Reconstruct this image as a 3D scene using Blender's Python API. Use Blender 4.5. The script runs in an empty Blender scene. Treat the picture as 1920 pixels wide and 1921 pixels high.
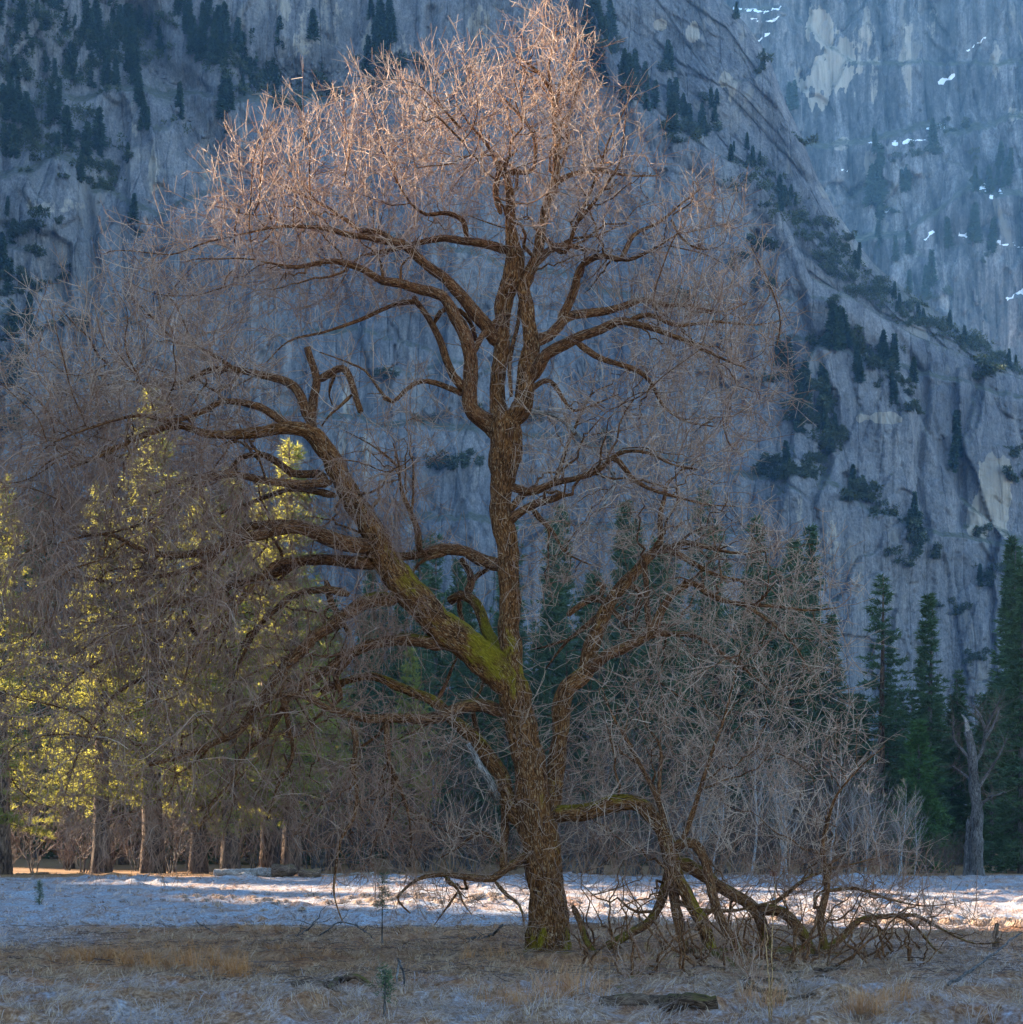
import bpy, math, random
import numpy as np
from mathutils import Vector
from mathutils.bvhtree import BVHTree

# ------------------------------------------------------------------ camera, sky, sun, exposure
sc = bpy.context.scene
COL = sc.collection
F = 3392.0            # focal length in photograph pixels
CH = 2.0              # eye height
HY = 1620.0           # horizon row of the photograph
cam = bpy.data.cameras.new('camera')
cam_o = bpy.data.objects.new('camera', cam)
COL.objects.link(cam_o)
cam.sensor_fit = 'HORIZONTAL'; cam.sensor_width = 36.0
cam.lens = F / 1920.0 * 36.0
cam.shift_y = (HY - 960.5) / 1920.0
cam.clip_start = 0.5; cam.clip_end = 6000.0
cam_o.location = (0, 0, CH); cam_o.rotation_euler = (math.radians(90), 0, 0)
sc.camera = cam_o

SUN_EL = math.radians(18.0)
SUN_AZ = math.radians(30.0)      # towards the left and a little ahead of the camera
w = bpy.data.worlds.new('World'); sc.world = w; w.use_nodes = True
bg = w.node_tree.nodes['Background']
sky = w.node_tree.nodes.new('ShaderNodeTexSky')
sky.sky_type = 'NISHITA'; sky.sun_disc = False
sky.sun_elevation = SUN_EL; sky.sun_rotation = -(math.pi / 2 - SUN_AZ)
sky.altitude = 1200; sky.air_density = 1.0; sky.dust_density = 0.3; sky.ozone_density = 3.2
w.node_tree.links.new(sky.outputs[0], bg.inputs[0])
bg.inputs[1].default_value = 0.07
SD = Vector((-math.cos(SUN_AZ) * math.cos(SUN_EL), math.sin(SUN_AZ) * math.cos(SUN_EL), math.sin(SUN_EL)))
sl = bpy.data.lights.new('sun', 'SUN'); sl.energy = 4.6; sl.angle = math.radians(0.5); sl.color = (1.0, 0.87, 0.68)
so = bpy.data.objects.new('sun', sl); COL.objects.link(so)
so.rotation_euler = SD.to_track_quat('Z', 'Y').to_euler(); so.location = (-60, 40, 60)
vs = sc.view_settings
vs.view_transform = 'Standard'; vs.look = 'None'; vs.gamma = 1.0; vs.use_curve_mapping = False
vs.exposure = 3.5
cy = sc.cycles
cy.use_denoising = True
cy.max_bounces = 6; cy.diffuse_bounces = 3; cy.glossy_bounces = 2; cy.transmission_bounces = 4
cy.transparent_max_bounces = 8; cy.volume_bounces = 0

rng = np.random.default_rng(7)
random.seed(7)
PXM = F / 40.0        # photograph pixels per metre at the elm

def P(px, py, y):
    return np.array([(px - 960.0) / F * y, y, CH + (HY - py) / F * y])

# ------------------------------------------------------------------ helpers
def tag(o, label=None, cat=None, group=None, kind=None):
    if label: o['label'] = label
    if cat: o['category'] = cat
    if group: o['group'] = group
    if kind: o['kind'] = kind
    return o

def empty(name, loc):
    o = bpy.data.objects.new(name, None); COL.objects.link(o); o.location = loc
    o.empty_display_size = 0.3
    return o

def mesh_np(name, V, faces, mats, attrs=None, smooth=True, midx=None):
    """faces: list of int arrays (n,3) or (n,4)"""
    me = bpy.data.meshes.new(name)
    V = np.asarray(V, np.float32)
    me.vertices.add(len(V)); me.vertices.foreach_set('co', V.ravel())
    faces = [np.asarray(f, np.int32) for f in faces if len(f)]
    nl = sum(f.size for f in faces); nf = sum(len(f) for f in faces)
    me.loops.add(nl); me.polygons.add(nf)
    me.loops.foreach_set('vertex_index', np.concatenate([f.ravel() for f in faces]))
    cnt = np.concatenate([np.full(len(f), f.shape[1], np.int32) for f in faces])
    st = np.concatenate([[0], np.cumsum(cnt)[:-1]]).astype(np.int32)
    me.polygons.foreach_set('loop_start', st)
    if smooth: me.polygons.foreach_set('use_smooth', np.ones(nf, bool))
    for m in (mats if isinstance(mats, (list, tuple)) else [mats]): me.materials.append(m)
    if midx is not None: me.polygons.foreach_set('material_index', np.asarray(midx, np.int32))
    for k, a in (attrs or {}).items():
        a = np.asarray(a, np.float32)
        if a.ndim == 1:
            at = me.attributes.new(k, 'FLOAT', 'POINT'); at.data.foreach_set('value', a)
        else:
            at = me.attributes.new(k, 'FLOAT_VECTOR', 'POINT'); at.data.foreach_set('vector', a.ravel())
    me.update(calc_edges=True)
    return me

def obj(name, me, parent=None, loc=None):
    o = bpy.data.objects.new(name, me); COL.objects.link(o)
    if parent is not None: o.parent = parent
    if loc is not None: o.location = loc
    return o

def copy_tree(o, parent=None):
    c = o.copy(); COL.objects.link(c)
    if parent is not None: c.parent = parent
    for ch in list(o.children): copy_tree(ch, c)
    return c

# lattice gradient noise
_perm = np.random.default_rng(3).permutation(256); _perm = np.concatenate([_perm, _perm, _perm])
_gr = np.random.default_rng(4).normal(size=(256, 3)); _gr /= np.linalg.norm(_gr, axis=1)[:, None]
def pn(x, y, z=0.0):
    x, y, z = np.broadcast_arrays(np.asarray(x, float), np.asarray(y, float), np.asarray(z, float))
    xi = np.floor(x).astype(int); yi = np.floor(y).astype(int); zi = np.floor(z).astype(int)
    xf = x - xi; yf = y - yi; zf = z - zi
    u = xf**3*(xf*(xf*6-15)+10); v = yf**3*(yf*(yf*6-15)+10); t = zf**3*(zf*(zf*6-15)+10)
    def g(a, b, c):
        h = _perm[_perm[_perm[(xi+a) & 255] + ((yi+b) & 255)] + ((zi+c) & 255)]
        G = _gr[h]
        return G[..., 0]*(xf-a) + G[..., 1]*(yf-b) + G[..., 2]*(zf-c)
    l = lambda a, b, k: a + (b-a)*k
    return 1.6*l(l(l(g(0,0,0), g(1,0,0), u), l(g(0,1,0), g(1,1,0), u), v),
             l(l(g(0,0,1), g(1,0,1), u), l(g(0,1,1), g(1,1,1), u), v), t)
def fbm(x, y, z=0.0, o=4, gain=0.5):
    s = 0; a = 1.0; f = 1.0
    for i in range(o):
        s = s + a*pn(np.asarray(x)*f+7.3*i, np.asarray(y)*f+3.1*i, np.asarray(z)*f+1.7*i); a *= gain; f *= 2.0
    return s
def ridged(x, y, o=4):
    s = 0; a = 1.0; f = 1.0
    for i in range(o):
        s = s + a*(1-np.abs(pn(x*f+5.1*i, y*f+9.2*i, 0.37*i))*2); a *= 0.5; f *= 2.0
    return s
def cells(x, y, jit=0.85):
    """Worley cells: random value of the cell and distance to the cell's border"""
    xi = np.floor(x).astype(int); yi = np.floor(y).astype(int)
    d1 = np.full(x.shape, 9.0); d2 = np.full(x.shape, 9.0); id1 = np.zeros(x.shape); lx = np.zeros(x.shape); ly = np.zeros(x.shape)
    for dx in (-1, 0, 1):
        for dy in (-1, 0, 1):
            h = _perm[_perm[(xi+dx) & 255] + ((yi+dy) & 255)]
            h2 = _perm[h + 17]
            cx = xi+dx+0.5+jit*(h/255.0-0.5); cz = yi+dy+0.5+jit*(h2/255.0-0.5)
            d = np.hypot(cx-x, cz-y)
            n = d < d1
            d2 = np.where(n, d1, np.minimum(d2, d)); id1 = np.where(n, _perm[h2+5]/255.0, id1); lx = np.where(n, (x-cx)*(_perm[h2+9]/127.5-1), lx); ly = np.where(n, (y-cz)*(_perm[h2+21]/127.5-1), ly); d1 = np.where(n, d, d1)
    return id1, d2-d1, lx, ly
def sstep(a, b, x):
    t = np.clip((x-a)/(b-a), 0, 1); return t*t*(3-2*t)

def grid_faces(nr, nc):
    i = np.arange(nr*nc).reshape(nr, nc)
    return np.stack([i[:-1, :-1].ravel(), i[:-1, 1:].ravel(), i[1:, 1:].ravel(), i[1:, :-1].ravel()], 1)

# tubes: many polylines of the same length at once, pts (n,k,3), rad (n,k)
def tubes(pts, rad, sides):
    pts = np.asarray(pts, float); n, k, _ = pts.shape
    t = np.empty_like(pts)
    t[:, 1:-1] = pts[:, 2:]-pts[:, :-2]; t[:, 0] = pts[:, 1]-pts[:, 0]; t[:, -1] = pts[:, -1]-pts[:, -2]
    t /= np.linalg.norm(t, axis=2)[..., None]+1e-9
    mt = t.mean(1)
    ref = np.where((np.abs(mt[:, 2]) > 0.8*np.linalg.norm(mt, axis=1))[:, None], np.array([[1., 0, 0]]), np.array([[0., 0, 1.]]))
    if k <= 6:
        a = np.cross(t, ref[:, None, :]); a /= np.linalg.norm(a, axis=2)[..., None]+1e-9
    else:
        a = np.empty_like(pts)
        c = np.cross(t[:, 0], ref); a[:, 0] = c/(np.linalg.norm(c, axis=1)[:, None]+1e-9)
        for i in range(1, k):
            c = a[:, i-1]-t[:, i]*(a[:, i-1]*t[:, i]).sum(1)[:, None]
            a[:, i] = c/(np.linalg.norm(c, axis=1)[:, None]+1e-9)
    b = np.cross(t, a)
    ang = np.arange(sides)*2*np.pi/sides
    V = pts[:, :, None, :]+rad[:, :, None, None]*(np.cos(ang)[:, None]*a[:, :, None, :]+np.sin(ang)[:, None]*b[:, :, None, :])
    base = np.arange(n*k*sides).reshape(n, k, sides)
    nx = np.roll(base, -1, axis=2)
    q = np.stack([base[:, :-1], nx[:, :-1], nx[:, 1:], base[:, 1:]], -1).reshape(-1, 4)
    return V.reshape(-1, 3), q
def merge(parts):
    """[(V,[faces]) ...] -> V, [faces by size]"""
    Vs = []; by = {}; off = 0
    for V, fs in parts:
        for f in fs:
            if len(f): by.setdefault(f.shape[1], []).append(np.asarray(f)+off)
        Vs.append(V); off += len(V)
    return np.concatenate(Vs), [np.concatenate(v) for v in by.values()]
def catmull(p, step):
    p = np.asarray(p, float)
    if len(p) < 3:
        n = max(2, int(np.linalg.norm(p[-1, :3]-p[0, :3])/step)+1)
        s = np.linspace(0, 1, n)[:, None]; return p[0]*(1-s)+p[-1]*s
    e = np.vstack([2*p[0]-p[1], p, 2*p[-1]-p[-2]])
    out = []
    for i in range(1, len(e)-2):
        L = np.linalg.norm(e[i+1, :3]-e[i, :3]); n = max(2, int(L/step))
        s = np.linspace(0, 1, n, endpoint=False)[:, None]
        a, b, c, d = e[i-1], e[i], e[i+1], e[i+2]
        out.append(0.5*((2*b)+(c-a)*s+(2*a-5*b+4*c-d)*s**2+(3*b-a-3*c+d)*s**3))
    out.append(p[-1:]); return np.concatenate(out)

# ------------------------------------------------------------------ materials
class M_:
    def __init__(s, name, rough=0.85, spec=0.25):
        m = bpy.data.materials.new(name); m.use_nodes = True
        s.m = m; s.t = m.node_tree; s.b = s.t.nodes['Principled BSDF']; s.out = s.t.nodes['Material Output']
        s.b.inputs['Roughness'].default_value = rough; s.b.inputs['Specular IOR Level'].default_value = spec
    def n(s, ty, **kw):
        x = s.t.nodes.new(ty)
        for k, v in kw.items(): setattr(x, k, v)
        return x
    def l(s, a, b): s.t.links.new(a, b)
    def pos(s): return s.n('ShaderNodeNewGeometry').outputs['Position']
    def objc(s): return s.n('ShaderNodeTexCoord').outputs['Object']
    def attr(s, name, vec=False):
        a = s.n('ShaderNodeAttribute', attribute_name=name); return a.outputs['Vector' if vec else 'Fac']
    def mapped(s, src, scale, rot=(0, 0, 0)):
        mp = s.n('ShaderNodeMapping'); mp.inputs['Scale'].default_value = scale; mp.inputs['Rotation'].default_value = rot
        s.l(src, mp.inputs['Vector']); return mp.outputs[0]
    def noise(s, vec, scale=1.0, detail=5, rough=0.6, dist=0.0):
        x = s.n('ShaderNodeTexNoise'); s.l(vec, x.inputs['Vector'])
        x.inputs['Scale'].default_value = scale; x.inputs['Detail'].default_value = detail
        x.inputs['Roughness'].default_value = rough; x.inputs['Distortion'].default_value = dist
        return x.outputs['Fac']
    def vor(s, vec, scale=1.0, feature='DISTANCE_TO_EDGE', out='Distance'):
        x = s.n('ShaderNodeTexVoronoi', feature=feature); s.l(vec, x.inputs['Vector']); x.inputs['Scale'].default_value = scale
        return x.outputs[out]
    def ramp(s, fac, stops):
        r = s.n('ShaderNodeValToRGB'); e = r.color_ramp.elements
        while len(e) < len(stops): e.new(0.5)
        for i, (p, c) in enumerate(stops):
            e[i].position = p; e[i].color = (c, c, c, 1) if isinstance(c, (int, float)) else (*c, 1)
        s.l(fac, r.inputs[0]); return r.outputs[0]
    def mix(s, fac, a, b, mode='MIX'):
        x = s.n('ShaderNodeMix', data_type='RGBA', blend_type=mode)
        for v, i in ((fac, 0), (a, 6), (b, 7)):
            if isinstance(v, (int, float)): x.inputs[i].default_value = v
            elif isinstance(v, tuple): x.inputs[i].default_value = (*v, 1)
            else: s.l(v, x.inputs[i])
        return x.outputs[2]
    def math(s, op, a, b=0.0, clamp=False):
        x = s.n('ShaderNodeMath', operation=op, use_clamp=clamp)
        for v, i in ((a, 0), (b, 1)):
            if isinstance(v, (int, float)): x.inputs[i].default_value = v
            else: s.l(v, x.inputs[i])
        return x.outputs[0]
    def nz(s):
        x = s.n('ShaderNodeSeparateXYZ'); s.l(s.n('ShaderNodeNewGeometry').outputs['Normal'], x.inputs[0]); return x.outputs[2]
    def col(s, c):
        if isinstance(c, tuple): s.b.inputs['Base Color'].default_value = (*c, 1)
        else: s.l(c, s.b.inputs['Base Color'])
    def bump(s, h, dist=1.0, strength=1.0):
        x = s.n('ShaderNodeBump'); x.inputs['Strength'].default_value = strength; x.inputs['Distance'].default_value = dist
        s.l(h, x.inputs['Height']); s.l(x.outputs[0], s.b.inputs['Normal'])
    def leafy(s, c, tcol, f):
        """thin leaf: part of the light passes through"""
        tr = s.n('ShaderNodeBsdfTranslucent')
        if isinstance(tcol, tuple): tr.inputs[0].default_value = (*tcol, 1)
        else: s.l(tcol, tr.inputs[0])
        mx = s.n('ShaderNodeMixShader'); mx.inputs[0].default_value = f
        s.l(s.b.outputs[0], mx.inputs[1]); s.l(tr.outputs[0], mx.inputs[2]); s.l(mx.outputs[0], s.out.inputs['Surface'])

def granite(name, tone=1.0, diag=0.0, scar_amt=0.5, snow=False, k=1.0, con=0.0):
    m = M_(name, 0.9, 0.15); p = m.pos()
    r = (0, diag, 0)
    st = m.noise(m.mapped(p, (0.16*k, 0.1*k, 0.012*k), r), 1.0, 8, 0.68, 0.3)
    st2 = m.noise(m.mapped(p, (0.55*k, 0.3*k, 0.022*k), r), 1.0, 7, 0.7, 0.2)
    big = m.noise(m.mapped(p, (0.016*k, 0.01*k, 0.009*k)), 1.0, 5, 0.6)
    fine = m.noise(m.mapped(p, (0.5*k, 0.5*k, 0.35*k)), 1.0, 6, 0.75)
    spk = m.noise(m.mapped(p, (1.5*k, 1.0*k, 0.9*k)), 1.0, 5, 0.8)
    c = m.ramp(st, [(0.34, (0.125*tone*(1-con), 0.128*tone*(1-con), 0.132*tone*(1-con))), (0.50, (0.215*tone, 0.214*tone, 0.214*tone)), (0.66, (0.285*tone*(1+con), 0.276*tone*(1+con), 0.262*tone*(1+con)))])
    c = m.mix(0.5+0.45*con, c, m.ramp(st2, [(0.36, 0.45), (0.48, 0.95), (0.66, 1.12)]), 'MULTIPLY')
    c = m.mix(0.6, c, m.ramp(big, [(0.35, (0.70, 0.72, 0.76)), (0.6, (1.15, 1.1, 1.04))]), 'MULTIPLY')
    c = m.mix(0.75, c, m.ramp(fine, [(0.32, 0.55), (0.5, 1.0), (0.7, 1.3)]), 'MULTIPLY')
    c = m.mix(0.75, c, m.ramp(spk, [(0.34, 0.45), (0.5, 1.0), (0.66, 1.45)]), 'MULTIPLY')
    sn = m.noise(m.mapped(p, (0.07*k, 0.05*k, 0.022*k), r), 1.0, 7, 0.62, 0.6)
    sc_ = m.math('MULTIPLY', m.ramp(sn, [(0.60, 0), (0.63, 1)]), scar_amt)
    c = m.mix(sc_, c, (0.34*tone, 0.31*tone, 0.255*tone))
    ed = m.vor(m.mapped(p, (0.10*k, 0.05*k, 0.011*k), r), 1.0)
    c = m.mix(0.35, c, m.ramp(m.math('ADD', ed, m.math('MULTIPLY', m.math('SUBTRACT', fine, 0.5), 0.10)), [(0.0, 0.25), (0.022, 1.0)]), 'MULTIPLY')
    sk = m.math('ADD', m.attr('scar'), m.math('ADD', m.math('MULTIPLY', m.math('SUBTRACT', st, 0.5), 1.3), m.math('MULTIPLY', m.math('SUBTRACT', fine, 0.5), 0.7)))
    c = m.mix(m.ramp(sk, [(0.48, 0), (0.60, 0.9)]), c, m.mix(m.ramp(st2, [(0.35, 0.3), (0.6, 1)]), (0.15, 0.13, 0.105), (0.36, 0.315, 0.245)))
    c = m.mix(m.math('MULTIPLY', m.attr('streak'), m.ramp(st2, [(0.36, 0.15), (0.55, 0.9)])), c, (0.055, 0.06, 0.065))
    lg = m.math('MULTIPLY', m.ramp(m.nz(), [(0.5, 0), (0.72, 1)]), m.ramp(fine, [(0.4, 0.2), (0.6, 1)]))
    c = m.mix(lg, c, (0.075, 0.078, 0.04))
    if snow:
        sm = m.math('GREATER_THAN', m.math('ADD', m.attr('snow'), m.math('MULTIPLY', m.noise(m.mapped(p, (0.06, 0.06, 0.12)), 1.0, 5, 0.7), 2.0)), 1.62)
        c = m.mix(sm, c, (0.82, 0.85, 0.88))
    m.col(c)
    h = m.math('ADD', m.math('MULTIPLY', fine, 1.6), m.math('MULTIPLY', st2, 1.2))
    h = m.math('ADD', h, m.math('MULTIPLY', m.ramp(ed, [(0.0, 0), (0.05, 1)]), 0.9))
    m.bump(h, 1.0, 0.9)
    return m.m

def needles(name, a, b, tcol, tf=0.4):
    m = M_(name, 0.7, 0.2)
    v = m.attr('tone'); c = m.mix(v, a, b); m.col(c)
    m.leafy(c, m.mix(v, tuple(x*0.7 for x in tcol), tcol), tf)
    return m.m

def bark(name, dark, light, sc_=1.0, moss=None, flake=None):
    m = M_(name, 0.95, 0.1); v = m.attr('bark', True)
    n1 = m.noise(m.mapped(v, (24*sc_, 24*sc_, 6*sc_)), 1.0, 6, 0.72, 1.2)
    n2 = m.noise(m.mapped(v, (42*sc_, 42*sc_, 10*sc_)), 1.0, 3, 0.6, 0.8)
    big = m.noise(m.mapped(v, (3*sc_, 3*sc_, 1.5*sc_)), 1.0, 4, 0.6)
    c = m.ramp(n1, [(0.38, tuple(x*0.22 for x in dark)), (0.49, dark), (0.64, light)])
    c = m.mix(0.6, c, m.ramp(big, [(0.32, 0.35), (0.62, 1.25)]), 'MULTIPLY')
    if flake: c = m.mix(m.ramp(n2, [(0.57, 0), (0.64, 0.8)]), c, flake)
    if moss:
        up = m.nz()
        k = m.math('ADD', m.math('MULTIPLY', up, 0.55), m.math('MULTIPLY', m.attr('moss'), 0.95))
        k = m.math('ADD', k, m.math('MULTIPLY', m.math('SUBTRACT', big, 0.5), 2.4))
        k = m.math('ADD', k, m.math('MULTIPLY', m.math('SUBTRACT', n1, 0.5), 2.0))
        k = m.ramp(k, [(0.45, 0), (0.85, 0.9)])
        c = m.mix(k, c, m.mix(m.ramp(n2, [(0.35, 0), (0.65, 1)]), tuple(x*0.45 for x in moss), moss))
    m.col(c)
    m.bump(m.math('ADD', m.math('MULTIPLY', n1, 1.0), m.math('MULTIPLY', n2, 0.35)), 0.06/sc_, 1.0)
    return m.m
MAT = {}
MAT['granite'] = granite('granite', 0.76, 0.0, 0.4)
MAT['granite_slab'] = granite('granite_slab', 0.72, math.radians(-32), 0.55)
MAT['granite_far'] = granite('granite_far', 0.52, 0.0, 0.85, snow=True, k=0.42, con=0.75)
MAT['pine_needles'] = needles('pine_needles', (0.085, 0.105, 0.022), (0.17, 0.175, 0.045), (0.46, 0.40, 0.07), 0.5)
MAT['fir_needles'] = needles('fir_needles', (0.034, 0.058, 0.030), (0.075, 0.112, 0.052), (0.10, 0.15, 0.045), 0.25)  # shaded pines wear it too, its darker tone standing in for their shade
MAT['cedar_needles'] = needles('cedar_needles', (0.032, 0.070, 0.022), (0.072, 0.13, 0.036), (0.10, 0.16, 0.04), 0.25)
MAT['cliff_needles'] = needles('cliff_needles', (0.020, 0.036, 0.020), (0.055, 0.078, 0.036), (0.06, 0.09, 0.03), 0.2)
MAT['brush_leaves'] = needles('brush_leaves', (0.032, 0.046, 0.022), (0.085, 0.090, 0.038), (0.08, 0.10, 0.03), 0.2)
MAT['brown_leaves'] = needles('brown_leaves', (0.13, 0.065, 0.035), (0.26, 0.14, 0.08), (0.25, 0.12, 0.06), 0.3)
MAT['elm_bark'] = bark('elm_bark', (0.115, 0.040, 0.011), (0.33, 0.142, 0.045), 1.0, (0.235, 0.165, 0.006), (0.44, 0.28, 0.155))
MAT['elm_limb'] = bark('elm_limb', (0.115, 0.041, 0.014), (0.29, 0.127, 0.048), 1.3, (0.15, 0.10, 0.01), (0.38, 0.245, 0.14))
MAT['pine_bark'] = bark('pine_bark', (0.11, 0.068, 0.045), (0.24, 0.15, 0.10), 0.25)
MAT['grey_bark'] = bark('grey_bark', (0.10, 0.085, 0.075), (0.21, 0.18, 0.16), 0.5)
MAT['birch_bark'] = bark('birch_bark', (0.26, 0.24, 0.225), (0.50, 0.47, 0.44), 0.5)
MAT['dead_wood'] = bark('dead_wood', (0.20, 0.16, 0.13), (0.44, 0.38, 0.32), 1.5)
MAT['old_log'] = bark('old_log', (0.11, 0.062, 0.036), (0.27, 0.175, 0.115), 1.0, (0.11, 0.09, 0.012))
MAT['raw_wood'] = bark('raw_wood', (0.38, 0.20, 0.08), (0.62, 0.40, 0.20), 1.5)

def twigmat(name, a, b):
    m = M_(name, 0.8, 0.25); m.col(m.mix(m.attr('tone'), a, b)); return m.m
MAT['elm_twig'] = twigmat('elm_twig', (0.165, 0.060, 0.026), (0.48, 0.335, 0.23))
MAT['grey_twig'] = twigmat('grey_twig', (0.062, 0.034, 0.023), (0.17, 0.105, 0.075))
MAT['birch_twig'] = twigmat('birch_twig', (0.13, 0.10, 0.08), (0.29, 0.245, 0.21))
MAT['grass'] = twigmat('grass', (0.115, 0.062, 0.030), (0.50, 0.40, 0.28))
def ground_mat():
    m = M_('meadow_ground', 0.95, 0.1); p = m.pos()
    f = m.noise(m.mapped(p, (3.2, 1.1, 2.0)), 1.0, 7, 0.72, 0.5)
    f2 = m.noise(m.mapped(p, (14, 6, 8)), 1.0, 5, 0.7)
    b = m.noise(m.mapped(p, (0.35, 0.22, 0.3)), 1.0, 4, 0.6)
    brown = m.ramp(f2, [(0.3, (0.06, 0.027, 0.013)), (0.5, (0.23, 0.115, 0.054)), (0.72, (0.48, 0.295, 0.16))])
    brown = m.mix(m.ramp(b, [(0.42, 0), (0.62, 0.75)]), brown, m.ramp(f2, [(0.3, (0.08, 0.026, 0.010)), (0.7, (0.34, 0.125, 0.04))]))
    brown = m.mix(m.attr('litter'), brown, m.ramp(f2, [(0.3, (0.10, 0.045, 0.018)), (0.7, (0.34, 0.18, 0.075))]))
    k = m.math('ADD', m.attr('frost'), m.math('MULTIPLY', m.math('SUBTRACT', f, 0.5), 1.5))
    k = m.math('ADD', k, m.math('MULTIPLY', m.math('SUBTRACT', f2, 0.5), 0.7))
    k = m.ramp(k, [(0.30, 0), (0.85, 1)])
    white = m.ramp(f2, [(0.28, (0.12, 0.10, 0.086)), (0.5, (0.22, 0.222, 0.226)), (0.7, (0.33, 0.34, 0.355))])
    m.col(m.mix(k, brown, white))
    m.bump(m.math('ADD', m.math('MULTIPLY', f, 0.6), m.math('MULTIPLY', f2, 0.4)), 0.09, 1.0)
    return m.m
MAT['ground'] = ground_mat()

def gprofile(y):
    y = np.asarray(y, float)
    return 1.36*sstep(50, 112, y) + 0.035*np.clip(y-112, 0, 250) + 0.03*np.clip(y-330, 0, 400)
def gz(x, y):
    x = np.asarray(x, float); y = np.asarray(y, float)
    near = np.exp(-((y-45)/60.0)**2)
    z = gprofile(y) + 0.10*pn(x*0.12, y*0.09, 2.2)
    z = z + 0.16*np.exp(-((y-53-1.5*pn(x*0.15, 3.3))/2.6)**2)*sstep(-12, -6, x)*(1-sstep(6, 10, x))      # low bank behind the elm
    tus = np.maximum(0, pn(x*1.25+0.4*pn(x*.6, y*.6), y*0.95, 0.5))
    far = sstep(58, 64, y)*(1-sstep(100, 108, y))
    z = z + (0.30*near*(0.30+0.70*sstep(34, 26, y)) + 0.42*far*np.maximum(0, pn(x*0.2, y*0.09, 8.0)+0.25))*tus
    z = z + 0.035*near*fbm(x*2.6, y*2.1, 4.0, 3)
    tus2 = np.maximum(0, 0.55-np.hypot(((x*1.1+7) % 1)-0.5+0.2*pn(x, y, 3), 0.9*((y-61.5-1.2*pn(x*0.08, 7.7))/1.1)))
    z = z + 0.35*tus2
    return z
def frost_at(x, y):
    n = pn(x*0.22, y*0.16, 11.0); n2 = pn(x*0.7, y*0.5, 13.0)
    f = (0.66+0.26*n2)*sstep(52.5+2.2*n, 57+2.2*n, y)
    f = f + (1-sstep(29+4*n, 34+4*n, y))*(0.36+0.22*n2)
    lft = sstep(-8+2*n, -13+2*n, x-(y-40)*-0.12)
    f = np.maximum(f, 0.62*lft*sstep(36, 46, y))
    f = np.maximum(f, 0.36*sstep(4.5, 9, x)*(1-sstep(46, 50, y))+0.2*n2*sstep(4, 8, x))
    f = f*(1-0.95*sstep(100, 106, y+1.5*n2+0.10*(-x)))
    return np.clip(f, 0, 1)

# ground: one sheet, finest where the camera looks
rows = np.concatenate([[-900, -400, -150, -50, -10, 8, 15], np.arange(19, 36, 0.15), np.arange(36, 62, 0.2), np.arange(62, 115, 0.34),
                       [117, 120, 126, 135, 150, 170, 200, 250, 330, 450, 600, 800, 1100, 1700]])
kc = np.concatenate([-np.array([40, 15, 6, 3, 1.6, 0.9, 0.6, 0.45, 0.38]), np.linspace(-0.33, 0.33, 285), np.array([0.38, 0.45, 0.6, 0.9, 1.6, 3, 6, 15, 40])])
gy = rows[:, None]*np.ones(len(kc)); gx = kc[None, :]*np.clip(rows, 25, 60)[:, None]**0.35*np.clip(rows, 25, 120)[:, None]**0.65
gzz = gz(gx, gy)
gme = mesh_np('ground', np.stack([gx, gy, gzz], -1).reshape(-1, 3), [grid_faces(*gx.shape)], MAT['ground'],
              {'frost': frost_at(gx, gy).ravel(), 'litter': (sstep(99, 106, gy-0.12*gx)).ravel()})
ground = tag(obj('ground', gme), 'frosted winter meadow with brown matted grass under the elm', kind='structure')

# ------------------------------------------------------------------ cliffs
def interp(px, poly):
    poly = np.array(poly, float); return np.interp(px, poly[:, 0], poly[:, 1])
def blob(px, py, cx, cy_, rx, ry):
    return np.exp(-(((px-cx)/rx)**2+((py-cy_)/ry)**2))

SKY1 = [(-800, -300), (1000, -300), (1075, -180), (1105, 0), (1150, 110), (1200, 195), (1260, 238), (1330, 280), (1400, 315), (1440, 362), (1480, 425),
        (1520, 520), (1590, 552), (1650, 592), (1720, 630), (1800, 662), (1870, 690), (1920, 712), (2100, 800), (2400, 930)]
SKY2 = [(1000, -300), (1250, -200), (1330, -30), (1400, 45), (1440, 100), (1475, 195), (1500, 245), (1530, 325), (1570, 398), (1610, 455), (1640, 495),
        (1690, 536), (1760, 585), (1850, 645), (1920, 695), (2100, 790), (2400, 930)]
def interp_seg(px, py, poly):
    """distance in pixels to a polyline"""
    d = np.full(np.shape(px), 1e9)
    for (x0, y0), (x1, y1) in zip(poly[:-1], poly[1:]):
        L2 = (x1-x0)**2+(y1-y0)**2
        t = np.clip(((px-x0)*(x1-x0)+(py-y0)*(y1-y0))/L2, 0, 1)
        d = np.minimum(d, np.hypot(px-x0-t*(x1-x0), py-y0-t*(y1-y0)))
    return d
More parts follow.
